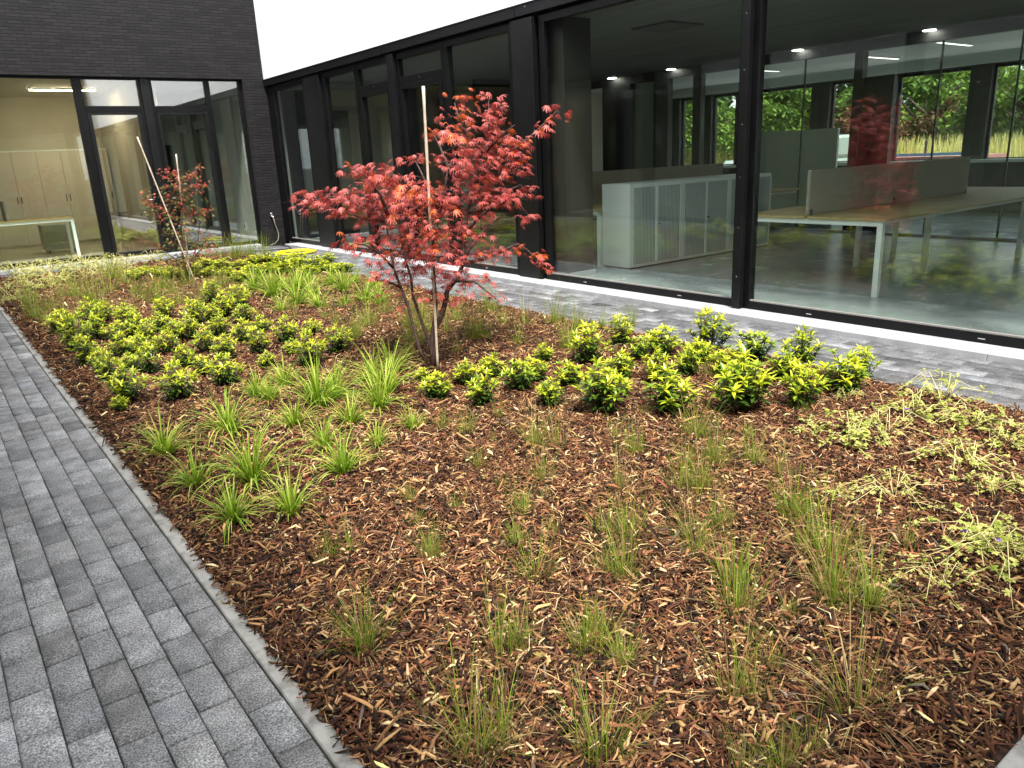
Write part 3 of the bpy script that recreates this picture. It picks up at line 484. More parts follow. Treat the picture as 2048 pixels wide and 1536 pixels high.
fixed(11.90, 13.20, 11.97, 13.07)
def doory(y0, y1, ly0, ly1, hi):
    wfrm(gw, [ry(y0-.045, y0, .046, 2.95), ry(y1, y1+.045, .046, 2.95), ry(y0, y1, 2.60, 2.70), ry(y0-.045, y1+.045, 2.95, 3.03)], [(gx0, gx1, y0, y1, 2.70, 2.95)], 'transom_window')
    d = MB(); a = XA-.012
    for b in (ry(y0+.003, ly0, .06, 2.595, a), ry(ly1, y1-.003, .06, 2.595, a), ry(ly0, ly1, 2.53, 2.595, a), ry(ly0, ly1, .06, .14, a)): d.box(*b)
    do = adopt(d.build('door', M['black'], None, .002), gw)
    MB().box(gx0, gx1, ly0, ly1, .14, 2.53).build('pane', M['glass']).parent = do
    hy = ly0-.03 if hi else ly1+.03
    MB().tube([(a, hy, 1.05), (a-.05, hy, 1.05), (a-.05, hy+(.11 if hi else -.11), 1.05)], .009).build('door_handle', M['chrome']).parent = do
    MB().box(XA-.004, XA-.0005, (y0+y1)/2-.03, (y0+y1)/2+.03, 2.645, 2.655).build('drain_cap', M['chrome']).parent = do
doory(10.83, 11.83, 10.90, 11.74, True)
adopt(MB().box(5.985, 6.10, 10.60, 10.775, .046, 3.03).build('post', M['blackflat'], None, .003), gw)
doory(9.375, 10.53, 9.455, 10.44, False)
fixed(7.80, 9.32, 7.876, 9.21)
adopt(MB().box(5.99, 6.12, 7.355, 7.752, .046, 3.03).build('column_panel', M['blackflat'], None, .003), gw)
for yy in (7.77, 7.335): adopt(MB().box(6.0, 6.03, yy-.008, yy+.008, .046, 3.03).build('cover_strip', M['black']), gw)
fixed(4.46, 7.30, 4.535, 7.20)
def mull(y0, y1):
    mo = adopt(MB().box(5.975, 6.035, y0, y1, .046, 3.03).build('post', M['blackflat'], None, .002), gw)
    for k in range(6):
        z = .35+k*.45; b = MB()
        b.tube([(5.9735, (y0+y1)/2, z), (5.976, (y0+y1)/2, z)], .006, 8); b.build('screw', M['chrome']).parent = mo
mull(4.395, 4.475)
fixed(1.60, 4.41, 1.68, 4.335)
mull(1.53, 1.61)
fixed(-1.2, 1.53, -1.12, 1.45)
fixed(-3.0, -1.24, -2.92, -1.3)
# interior of the office wing
adopt(MB().box(6.126, 16.7, -3, 15.75, -.02, .05).build('floor', M['floor']), gw)
adopt(MB().box(6.126, 12.20, -3, 15.75, 3.0, 3.06).build('ceiling', M['ceildark']), gw)
adopt(MB().box(12.20, 16.7, -3, 15.75, 3.0, 3.06).build('ceiling', M['ceil']), gw)
adopt(MB().box(6.126, 6.29, 15.75, 15.80, .05, 3.0).build('interior_wall', M['wallpale']), gw)
adopt(MB().box(6.292, 6.85, 15.745, 15.80, .05, 3.0).build('interior_wall', M['walldark']), gw)
adopt(MB().box(6.85, 16.7, 15.75, 15.80, .05, 3.0).build('interior_wall', M['wallwarm']), gw)
adopt(MB().box(6.126, 16.7, -3.1, -3.0, .05, 3.0).build('interior_wall', M['wallpale']), gw)
adopt(MB().box(6.55, 7.7, 15.69, 15.748, .05, 2.6).build('interior_door', M['walldark']), gw)
adopt(MB().box(6.20, 6.62, 7.06, 7.46, .05, 3.0).build('column', M['taupe']), gw)
adopt(MB().box(6.18, 6.64, 7.04, 7.48, .05, .12).build('skirting', M['sill']), gw)
# partition with dark posts and glass bays
pm = MB(); pm.box(12.18, 12.30, -3, 15.75, 2.84, 2.999)
for a, b in ((6.83, 6.97), (10.0, 10.18), (10.80, 11.17), (11.82, 12.64), (13.15, 13.6)): pm.box(12.17, 12.31, a, b, .05, 2.84)
pm.box(12.2, 12.28, -3, 15.75, .051, .09)
po = adopt(pm.build('partition_frame', M['walldark'], None), gw)
for a, b in ((-3, .8), (.806, 2.72), (2.726, 4.64), (4.646, 5.674), (5.68, 6.31), (6.975, 7.868), (7.874, 9.99), (10.19, 10.79), (11.2, 11.8), (13.62, 15.7)):
    MB().box(12.235, 12.247, a, b, .09, 2.84).build('pane', M['glassthin']).parent = po
sm = MB()
for y in (.803, 2.723, 4.643, 5.677, 7.871): sm.box(12.228, 12.254, y-.011, y+.011, .09, 2.84)
sm.build('seam', M['walldark']).parent = po
do = MB().box(12.2, 12.28, 6.33, 6.82, .09, 2.45).build('partition_door', M['walldark']); do.parent = po
adopt(MB().box(12.4, 12.5, 11.15, 12.0, .05, 2.9).build('interior_wall', M['wallpale']), gw)
adopt(MB().box(9.2, 12.1, 13.1, 13.2, .05, 3.0).build('interior_wall', M['walldark']), gw)
adopt(MB().box(7.6, 8.6, 13.1, 13.2, .05, 3.0).build('interior_wall', M['walldark']), gw)
# outer far wall with windows
fm = MB(); fm.box(16.7, 16.95, -3, 15.8, 2.78, 3.3)
fm.box(16.7, 16.95, -3, 15.8, -.05, 1.02)
for a, b in ((-3, -2.4), (.7, 1.1), (3.9, 4.2), (6.79, 7.17), (8.6, 8.95), (10.1, 10.55), (12.43, 12.62), (13.36, 13.9), (14.4, 15.8)): fm.box(16.7, 16.95, a, b, 1.02, 2.78)
adopt(fm.build('outer_wall', M['walldark']), gw)
adopt(MB().box(16.62, 16.70, -3, 15.75, 2.80, 2.999).build('blind_box', M['wallpale']), gw)
adopt(MB().box(16.45, 16.70, -3, 15.75, 1.0, 1.06).build('inner_sill', M['legs']), gw)
for a, b in ((-2.4, .7), (1.1, 3.9), (4.2, 6.79), (7.17, 8.6), (8.95, 10.1), (10.55, 12.43), (12.62, 13.36), (13.9, 14.4)):
    fo = MB(); fo.box(16.8, 16.86, a, b, 1.02, 1.08); fo.box(16.8, 16.86, a, b, 2.72, 2.78); fo.box(16.8, 16.86, a, a+.05, 1.08, 2.72); fo.box(16.8, 16.86, b-.05, b, 1.08, 2.72)
    fo = adopt(fo.build('window', M['black']), gw); MB().box(16.82, 16.84, a+.05, b-.05, 1.08, 2.72).build('pane', M['glassthin']).parent = fo
# lamps
def thing(o, label, cat, group=None): return tag(o, label, cat, group)
for i, (y, d) in enumerate(((12.25, 'leftmost lit round downlight on the office ceiling'), (10.65, 'second lit round downlight from the left on the office ceiling'), (7.93, 'lit round downlight just right of the black post on the office ceiling'), (5.82, 'rightmost lit round downlight on the office ceiling'))):
    t = empty('ceiling_downlight', (12.08, y, 2.99), d, 'ceiling light', 'downlights along the office ceiling')
    o = MB().tube([(0, 0, -.012), (0, 0, -.002)], .085, 20).build('lamp_disc', M['lamp'], t); o = MB().tube([(0, 0, -.007), (0, 0, .008)], .10, 20).build('lamp_ring', M['legs'], t)
for i, (x, y, d) in enumerate(((14.2, 6.4, 'right'), (14.9, 8.0, 'middle'), (14.3, 10.2, 'left'))):
    t = empty('linear_lamp', (x, y, 2.985), 'slim linear ceiling lamp in the back room, '+d+' one of three', 'ceiling light', 'linear lamps in the back room')
    MB().box(-.6, .6, -.05, .05, -.02, .013).build('lamp_housing', M['legs'], t); MB().box(-.58, .58, -.035, .035, -.024, -.0205).build('lamp_diffuser', M['dimlamp'], t)
t = empty('strip_lamp', (2.95, 19.0, 3.265), 'lit thin warm strip lamp on the beige room ceiling', 'ceiling light')
MB().box(-.62, .62, -.02, .02, -.02, .014).build('lamp_housing', M['legs'], t); MB().box(-.6, .6, -.016, .016, -.026, -.0205).build('lamp_diffuser', M['striplamp'], t)
t = empty('smoke_detector', (1.6, 17.2, 3.27), 'small round smoke detector on the beige ceiling', 'smoke detector')
MB().tube([(0, 0, 0), (0, 0, -.04)], [.06, .045], 14).build('detector_body', M['walldark'], t)
t = empty('air_diffuser', (7.98, 7.1, 2.99), 'square perforated air diffuser in the dark office ceiling', 'air vent')
MB().box(-.32, .32, -.32, .32, -.008, .008).build('diffuser_plate', mat('diffuser plate', (.10, .105, .10), .6), t)
d = MB()
for i in range(14): d.box(-.29+i*.043, -.275+i*.043, -.28, .28, -.014, -.0085)
d.build('vane', mat('diffuser vanes', (.2, .21, .2), .5), t)

# ================================================================== OFFICE FURNITURE
def cabinet(x0, label):
    t = empty('tambour_cabinet', (x0, 6.95, .05), label, 'cabinet', 'row of tambour cabinets behind the glass')
    MB().box(0, .975, .02, .52, .02, 1.07).build('carcass', M['cab'], t, .003)
    MB().box(.06, .46, .004, .022, .06, 1.02).build('tambour_door', M['tamb'], t); MB().box(.50, .93, .004, .022, .06, 1.02).build('tambour_door', M['tamb'], t)
    MB().box(.46, .50, -.004, .021, .06, 1.02).build('door_edge', M['cab'], t); MB().box(.93, .96, -.004, .021, .06, 1.02).build('door_edge', M['cab'], t)
    MB().box(.02, .955, .03, .5, 0, .02).build('plinth', M['walldark'], t); MB().tube([(.52, -.012, .55), (.52, .004, .55)], .011, 8).build('lock', M['walldark'], t)
    return t
cabinet(7.17, 'nearest pale green tambour cabinet with its plain end to the glass')
cabinet(8.16, 'middle pale tambour cabinet between the nearest cabinet and the black mullion'); cabinet(9.15, 'farthest tambour cabinet of the row, behind the black mullion')
def bench(name, x0, y0, L, dep, label, legs, cat='desk', z0=.05):
    t = empty(name, (x0, y0, z0), label, cat)
    MB().box(-.02, L, 0, dep/2-.01, .725, .75).build('desk_top', M['wood'], t, .002); MB().box(-.02, L, dep/2+.01, dep, .725, .75).build('desk_top', M['wood'], t, .002)
    MB().box(0, .055, .03, dep-.03, .675, .724).build('end_beam', M['legs'], t, .002)
    MB().box(.06, L, .10, .14, .68, .72).build('long_beam', M['legs'], t); MB().box(.06, L, dep-.14, dep-.10, .68, .72).build('long_beam', M['legs'], t)
    for (a, b) in legs: MB().box(a, a+.055, b, b+.055, 0, .674).build('leg', M['legs'], t, .002)
    return t
bench('office_desk', 7.22, 3.70, 5.0, 1.65, 'long oak topped bench desk with white legs behind the right hand pane', [(0, .03), (0, 1.565), (1.7, .38), (1.7, 1.18), (3.35, .03), (3.35, 1.565)])
bench('office_desk', 7.14, 7.49, 4.6, 1.6, 'oak topped bench desk half hidden behind the tambour cabinets', [(0, .0), (0, 1.515), (1.7, .38), (1.7, 1.18), (3.35, .03), (3.35, 1.515)])
bench('office_desk', 7.22, -.6, 5.0, 1.65, 'oak bench desk deeper right behind the glass, beyond the frame edge', [(0, .03), (0, 1.565), (1.7, .38), (1.7, 1.18), (3.35, .03), (3.35, 1.565)])
def screen(x0, x1, y, z0, z1, label):
    t = empty('desk_screen', (x0, y, z0), label, 'desk screen', 'fabric screens standing on the bench desks')
    MB().box(.0, x1-x0, -.02, .02, .004, z1-z0).build('fabric_panel', M['screen'], t, .006)
    for a in (.03, 1.7, x1-x0-.06): MB().box(a, a+.03, -.03, .03, 0, .06).build('clamp', M['walldark'], t)
screen(7.30, 10.9, 4.58, .80, 1.25, 'long taupe fabric screen along the middle of the right hand desk')
screen(7.25, 10.7, 8.3, .80, 1.26, 'taupe fabric screen on the desk behind the tambour cabinets')
t = empty('tall_screen', (12.9, 7.6, .05), 'tall pale grey panel screen behind the glass partition', 'room divider')
MB().box(0, .06, 0, 1.9, 0, 1.66).build('divider_panel', M['cab'], t, .004); MB().box(-.01, .07, 0, 1.9, 1.66, 1.69).build('top_rail', M['legs'], t)
# beige room furniture
t = empty('locker_row', (.0, 20.5, .05), 'beige full height cupboard row against the back wall of the warm lit room', 'cupboard')
MB().box(-2.9, 3.84, .03, .58, 0, 2.05).build('carcass', M['wallwarm'], t)
MB().box(-2.9, 3.84, 0.0, .58, 2.051, 2.08).build('top_board', M['legs'], t)
for k in range(14):
    x = -2.9+k*.481
    MB().box(x+.003, x+.478, 0.0, .029, .05, 2.045).build('cupboard_door', M['wallwarm'], t, .002)
    MB().box(x+(.43 if k % 2 else .03), x+(.445 if k % 2 else .045), -.02, -.001, .95, 1.1).build('handle', M['walldark'], t)
t = empty('office_desk', (1.0, 17.08, .05), 'light topped desk with pale green frame in the warm lit room', 'desk')
MB().box(-2.4, 1.40, -.02, .8, .715, .735).build('desk_top', M['wood'], t, .002)
MB().box(-2.4, 1.40, 0.0, .05, .665, .714).build('front_beam', M['legs'], t); MB().box(-2.4, 1.40, .74, .79, .665, .714).build('back_beam', M['legs'], t)
for a, b in ((1.345, 0.0), (1.345, .74), (-2.4, 0), (-2.4, .74)): MB().box(a, a+.055, b, b+.05, 0, .664).build('leg', M['legs'], t)
t = empty('desk_screen', (1.32, 17.1, .785), 'small brown fabric screen across the desk in the warm lit room', 'desk screen'); MB().box(0, .04, .05, .75, .002, .36).build('fabric_panel', M['screen'], t, .004)
for x, d in ((1.95, 'grey drawer pedestal on castors right of the other under the beige room desk'), (.55, 'grey drawer pedestal at the left edge under the beige room desk')):
    t = empty('drawer_pedestal', (x, 18.2, .05), d, 'pedestal', 'drawer pedestals in the warm lit room')
    MB().box(0, .62, 0, .5, .06, .56).build('carcass', mat('grey green lacquer', (.30, .33, .29), .4), t, .004)
    for k in range(3): MB().box(.01, .61, -.012, -.001, .07+k*.165, .225+k*.165).build('drawer_front', mat('pedestal drawer', (.33, .36, .32), .4), t)
    for a in (.05, .53): 
        for b in (.05, .42): MB().tube([(a, b+.02, .03), (a+.04, b+.02, .03)], .028, 10).build('castor', M['walldark'], t)
t = empty('wall_socket', (5.599, 16.87, .33), 'double wall socket near the floor of the pale room', 'socket')
MB().box(-.012, 0, -.05, .05, -.08, .08).build('cover_plate', M['legs'], t); MB().box(-.016, -.0125, -.03, .03, -.02, .05).build('outlet_face', M['walldark'], t)

# ================================================================== WINGS BEHIND THE CAMERA (seen mirrored in the glass)
def wing(name, label, axis, p, a0, a1, out, H):
    t = empty(name, (0, 0, 0), label, 'building')
    def bx(d0, d1, s0, s1, z0, z1, m, nm, par=t):
        d0, d1 = sorted((p+out*d0, p+out*d1))
        c = (d0, d1, s0, s1, z0, z1) if axis == 'x' else (s0, s1, d0, d1, z0, z1)
        o = MB().box(*c).build(nm, m); o.parent = par; return o
    bx(0, -.3, a0, a1, 3.19, H, M['brick'], 'wall'); bx(-.31, -3.5, a0, a1, H-.15, H, M['black'], 'roof')
    bx(-3.5, -3.6, a0, a1, 0, H, M['wallwarm'], 'back_wall'); bx(-.31, -3.5, a0, a1, -.02, .05, M['floor'], 'floor'); bx(-.31, -3.5, a0, a1, 3.1, 3.15, M['ceildark'], 'ceiling')
    s = a0; k = 0
    while s < a1-.5:
        e = min(s+2.75, a1)
        bx(.25, -.05, s+.002, e-.002, -.03, .045, M['sill'], 'window_sill')
        bx(-.05, -.2, s, s+.12, .05, 3.19, M['blackflat'], 'post')
        fo = bx(-.09, -.17, s+.12, s+.2, .05, 3.19, M['black'], 'window')
        bx(-.09, -.17, e-.08, e, .05, 3.19, M['black'], 'frame', fo); bx(-.09, -.17, s+.2, e-.08, .05, .13, M['black'], 'frame', fo); bx(-.09, -.17, s+.2, e-.08, 3.1, 3.19, M['black'], 'frame', fo)
        bx(-.12, -.14, s+.2, e-.08, .13, 3.1, M['glass'], 'pane', fo); s = e
    return t
wing('brick_building', 'black brick wing opposite the glass front, mirrored in its panes', 'x', -.42, -2, 15.5, 1, 5.2)
wing('brick_building', 'black brick wing behind the viewpoint, closing the near end of the courtyard', 'y', -1.9, -.4, 5.95, 1, 5.4)
# ================================================================== OUTSIDE, seen through the far windows
r = np.random.default_rng(11)
def crown_bag(R, Hc, z0, n, c0, c1, sz, seed):
    r = np.random.default_rng(seed); b = Bag(); m = 26
    cen = np.stack([r.normal(0, R*.5, m), r.normal(0, R*.5, m), z0+r.uniform(.1, 1, m)*Hc], -1); cr = r.uniform(.22, .42, m)*R
    i = r.integers(0, m, n); off = nrm(r.normal(0, 1, (n, 3)))*(r.random((n, 1))**.4)*cr[i][:, None]; off[:, 2] *= .75
    P = cen[i]+off; az = r.uniform(0, 6.28, n); D = dirs(az, r.uniform(-.9, .6, n))
    V = strips(P, D, sz*r.uniform(.6, 1.4, n), sz*r.uniform(.35, .7, n), .6, [.3, 1, .15])
    t = np.clip(r.random(n)*.5+.5*(i % 7)/6, 0, 1); b.add(V, mixc(c0, c1, t)); return b
def make_tree(name, R, H, c0, c1, seed, label, cat, group, n=8500, sz=.30):
    t = empty(name, (0, 0, 0), label, cat, group); rr = random.Random(seed)
    tb = MB(); top = H*.7; pts = [(0, 0, 0), (.05, .02, top*.3), (-.06, .05, top*.6), (.04, 0, top)]
    tb.tube(pts, [.14, .11, .08, .03], 8)
    for k in range(8):
        z = top*rr.uniform(.25, .9); a = rr.uniform(0, 6.28); l = R*rr.uniform(.5, .9)
        tb.tube([(0, 0, z), (math.cos(a)*l*.5, math.sin(a)*l*.5, z+.35*l), (math.cos(a)*l, math.sin(a)*l, z+.8*l)], [.06, .04, .015], 5)
    tb.build('trunk', M['bark'], t); crown_bag(R, H*.85, H*.12, n, c0, c1, sz, seed).build('crown', M['treeleaf'], t, False)
    return t
def dup(root, loc, rz=0, sc=1.0, label=None, group=None):
    r0 = root.copy(); COL.objects.link(r0); r0.location = loc; r0.rotation_euler = (0, 0, rz); r0.scale = (sc, sc, sc) if not hasattr(sc, '__len__') else sc
    if label: r0['label'] = label
    if group: r0['group'] = group
    for c in list(root.children):
        c2 = c.copy(); COL.objects.link(c2); c2.parent = r0
        for g_ in list(c.children): g2 = g_.copy(); COL.objects.link(g2); g2.parent = c2
    return r0
TP = [make_tree('broadleaf_tree', 2.2, 6.5, (.03, .07, .012), (.12, .20, .035), 21, '', 'tree', 'trees beyond the far windows'),
      make_tree('leafy_shrub', 2.0, 3.4, (.06, .12, .015), (.20, .30, .04), 22, '', 'shrub', 'bushes beyond the far windows', 7000, .22),
      make_tree('leafy_shrub', 1.7, 2.9, (.10, .05, .03), (.22, .12, .06), 23, '', 'shrub', 'bushes beyond the far windows', 5500, .2)]
tl = [(0, 40, 11, 1.1), (0, 38, 15.5, 1.0), (0, 42, 19, 1.25), (0, 39, 23, 1.05), (0, 41, 27.5, 1.2), (0, 38, 32, 1.0), (0, 44, 36, 1.3), (0, 47, 13.5, 1.5), (0, 48, 21, 1.5), (0, 48, 29, 1.5), (0, 36, 7.5, 1.0), (0, 36, 38, 1.1),
      (1, 33, 12, 1.1), (1, 34, 16, 1.2), (2, 32.5, 14.3, 1.0), (1, 33, 19.5, 1.1), (1, 32, 23, 1.2), (2, 32, 18, 1.05), (1, 33, 26.5, 1.1), (1, 32, 30, 1.2), (1, 31, 33, 1.1), (2, 33.5, 9.5, 1.1), (1, 33, 7, 1.1), (1, 26, 24, 1.2), (1, 27, 21, .9)]
ordn = ['first', 'second', 'third', 'fourth', 'fifth', 'sixth', 'seventh', 'eighth', 'ninth', 'tenth', 'eleventh', 'twelfth', 'thirteenth', 'fourteenth', 'fifteenth', 'sixteenth', 'seventeenth', 'eighteenth', 'nineteenth', 'twentieth']+['%dth' % k for k in range(21, 60)]
used = set(); cnt = {}
srt = sorted(range(len(tl)), key=lambda i: -math.atan2(tl[i][2], tl[i][1]))
for i in srt:
    k, x, y, s = tl[i]; cnt[k] = cnt.get(k, 0)+1
    lab = ['tall green broadleaf tree, ', 'bright green bush, ', 'reddish brown bush, '][k]+ordn[cnt[k]-1]+' from the left beyond the far office windows'
    if k not in used: used.add(k); t = TP[k]; t.location = (x, y, -.1); t.scale = (s, s, s); t['label'] = lab
    else: dup(TP[k], (x, y, -.1), i*1.7, s, lab)
n = 9000; xs = r.uniform(25.5, 29, n); ys = r.uniform(4, 30, n); b = Bag()
V = strips(np.stack([xs, ys, np.full(n, .25)], -1), dirs(r.uniform(0, 6.28, n), r.uniform(1.1, 1.55, n)), r.uniform(.95, 1.4, n), .03, .4, [1, .8, .2])
b.add(V, mixc((.42, .38, .10), (.62, .55, .22), r.random(n)))
tag(b.build('meadow_grass', M['blade'], None, False), 'tall yellow dry grass strip beyond the far windows', 'grass', kind='stuff')
tag(box('ground', M['ground'], None, 24.8, 60, -40, 60, -.12, .27), kind='structure')
tag(box('bounce_ground', M['kerb'], None, 17.0, 24.79, -30, 50, -.12, -.06), kind='structure')  # pale ground sheet added to bounce daylight up onto the back room ceiling
# van outside, side on, showing two dark rounded windows
t = empty('parked_van', (22.2, 15.05, -.1), 'white van with dark windows parked outside the far windows', 'van')
vb = MB(); vb.box(0, 1.9, -2.0, 2.2, .40, 1.15); vb.box(.08, 1.82, -2.0, 1.5, 1.15, 1.80); vb.build('body', mat('white van paint', (.26, .30, .28), .4), t, .09)
for a, b in ((-1.85, -1.35), (-1.22, -.72), (.3, 1.2)): MB().box(-.012, .004, a, b, 1.02, 1.68).build('side_window', mat('dark van glass', (.01, .03, .025), .1), t, .05)
for a in (-1.3, 1.35):
    for xx in (-.02, 1.72): MB().tube([(xx, a, .35), (xx+.2, a, .35)], .34, 20).build('wheel', M['walldark'], t, )
for a in (-1.95, 2.12): MB().box(-.01, .3, a, a+.08, .6, .8).build('lamp_cluster', mat('red lamp lens', (.4, .02, .02), .3), t)
t = empty('flatbed_trailer', (20.6, 9.6, -.1), 'low flat trailer with a blue side rail parked outside the far windows', 'trailer')
MB().box(0, 1.6, -1.2, 1.5, 1.02, 1.14).build('bed', mat('weathered red bed', (.28, .12, .10), .6), t); MB().box(-.03, 0, -1.2, 1.0, 1.16, 1.23).build('side_rail', mat('blue rail', (.06, .14, .25), .4), t)
for a in (-.9, .1, 1.2): MB().box(-.02, .03, a, a+.04, 1.15, 1.52).build('stake', M['walldark'], t)
for a in (-.5, .6): MB().tube([(-.05, a, .45), (.15, a, .45)], .44, 18).build('wheel', M['walldark'], t)

# ================================================================== TAP, HOSE, COIL
t = empty('garden_tap', (5.79, 15.8, .58), 'silver outdoor tap on the black brick pier in the corner', 'tap')
MB().tube([(0, 0, 0), (0, -.07, 0)], [.026, .02], 12).build('flange', M['chrome'], t); MB().tube([(0, -.06, 0), (0, -.12, -.005), (0, -.15, -.06)], [.017, .016, .013], 10).build('spout', M['chrome'], t)
MB().tube([(0, -.08, .015), (0, -.08, .05)], .007, 8).tube([(-.035, -.08, .052), (.035, -.08, .052)], .008, 8).build('handle', M['chrome'], t)
h = MB(); h.tube([(5.79, 15.65, .52), (5.80, 15.645, .42), (5.83, 15.64, .30), (5.84, 15.62, .20), (5.80, 15.58, .10), (5.70, 15.52, .035), (5.56, 15.46, .016)], .0095, 8)
tag(h.build('garden_hose', mat('olive hose', (.16, .15, .10), .5)), 'olive green hose hanging from the tap to the paving', 'hose')
h = MB(); h.tube([(5.56, 15.46, .016), (5.72, 15.3, .012), (5.745, 14.9, .012), (5.6, 14.4, .012), (5.1, 14.72, .012), (4.5, 15.0, .012), (3.9, 15.1, .012), (3.2, 14.95, .012)], .010, 8)
tag(h.build('black_hose', M['walldark']), 'black hose lying across the paving near the yellow coil', 'hose')
h = MB(); pts = []
for k in range(150):
    a = k*.21; rr_ = .17+.028*(a/6.28) ; pts.append((math.cos(a)*rr_*1.15, math.sin(a)*rr_*1.35, .014+.002*math.sin(a*3)+(.012 if k > 90 else 0)))
h.tube(pts, .0125, 6)
o = h.build('hose_coil', mat('yellow hose', (.68, .60, .02), .45)); o.location = (5.40, 13.7, 0); tag(o, 'flat coil of yellow garden hose on the paving by the corner', 'hose')

# ================================================================== PLANTS
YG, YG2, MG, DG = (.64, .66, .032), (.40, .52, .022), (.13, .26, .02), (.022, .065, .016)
def shrub_proto(seed, dark=0.0, loose=0.0):
    r = np.random.default_rng(seed); t = empty('leafy_shrub', (0, 0, 0), '', 'shrub'); b = Bag(); st = MB()
    ns = 15
    for s in range(ns):
        a = s*2.4+r.normal(0, .3); q = math.sqrt((s+.5)/ns); R = .135*q*r.uniform(.85, 1.1); H = (.25-.12*q*q)*r.uniform(.82, 1.12)
        base = np.array([math.cos(a)*.03*q, math.sin(a)*.03*q, 0]); tip = np.array([math.cos(a)*R, math.sin(a)*R, H])
        if s == 3 and loose: tip = tip*np.array([1.1, 1.1, 1.25])
        mid = base*.35+tip*.65; mid[2] = H*.5
        st.tube([tuple(base), tuple(mid), tuple(tip)], [.0035, .003, .002], 4)
        n = 10; az = a+np.arange(n)*2.4+r.normal(0, .2, n); el = r.uniform(.15, 1.15, n)
        V = strips(np.repeat(tip[None], n, 0)+r.normal(0, .004, (n, 3)), dirs(az, el), r.uniform(.042, .066, n), r.uniform(.013, .019, n), .9, [.25, .95, .8, .08], .16)
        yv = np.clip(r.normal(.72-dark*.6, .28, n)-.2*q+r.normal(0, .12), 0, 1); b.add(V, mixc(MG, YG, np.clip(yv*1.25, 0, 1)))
        n = 20; f = r.uniform(.22, .94, n); P = base+(tip-base)*f[:, None]*np.array([1, 1, 1]); P[:, 2] = H*f**.85
        az = r.uniform(0, 6.28, n); V = strips(P, dirs(az, r.uniform(-.1, .55, n)), r.uniform(.045, .072, n), r.uniform(.014, .021, n), .8, [.25, .95, .85, .08], .14)
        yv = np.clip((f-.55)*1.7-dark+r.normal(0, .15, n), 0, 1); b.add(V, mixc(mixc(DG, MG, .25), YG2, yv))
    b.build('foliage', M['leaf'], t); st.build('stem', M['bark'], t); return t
def carex_proto(seed):
    r = np.random.default_rng(seed); b = Bag(); n = 84
    az = r.uniform(0, 6.28, n); el = r.uniform(.75, 1.5, n); rr0 = r.uniform(0, .035, n)
    P = np.stack([np.cos(az)*rr0, np.sin(az)*rr0, np.full(n, -.005)], -1)
    V = strips(P, dirs(az+r.normal(0, .3, n), el), r.uniform(.16, .36, n), r.uniform(.005, .0095, n), r.uniform(.6, 2.3, n), [.8, 1, .95, .8, .55, .08], .2)
    t = r.random(n); c0 = mixc((.05, .15, .006), (.32, .46, .015), t); c1 = mixc((.17, .33, .012), (.55, .62, .11), t)
    col = np.stack([c0, c0, c0*.5+c1*.5, c1, c1, c1], 1); b.add(V, col)
    return b.build('sedge_tuft', M['blade'])
def wisp_proto(seed, n=48, tan=.35):
    r = np.random.default_rng(seed); b = Bag()
    az = r.uniform(0, 6.28, n); rr0 = r.uniform(0, .06, n); P = np.stack([np.cos(az)*rr0, np.sin(az)*rr0, np.full(n, -.005)], -1)
    V = strips(P, dirs(az+r.normal(0, .5, n), np.clip(r.normal(1.25, .2, n), .5, 1.56)), r.uniform(.3, 1, n)**1.8*.30+.03, r.uniform(.0016, .003, n), r.uniform(.1, 1.3, n), [1, .9, .8, .6, .15])
    g_ = mixc((.10, .20, .012), (.32, .42, .04), r.random(n)); br = mixc((.20, .12, .04), (.48, .38, .16), r.random(n)); k = (r.random(n) < tan)[:, None]
    b.add(V, np.where(k, br, g_))
    m = 26; az = r.uniform(0, 6.28, m); P = np.stack([np.cos(az)*.05, np.sin(az)*.05, np.full(m, .004)], -1)     # dry blades lying low
    V = strips(P, dirs(az, r.uniform(.1, .8, m)), r.uniform(.08, .2, m), .0022, 1.4, [1, .9, .7, .2]); b.add(V, mixc((.25, .16, .06), (.5, .4, .18), r.random(m)))
    return b.build('grass_tuft', M['blade'])
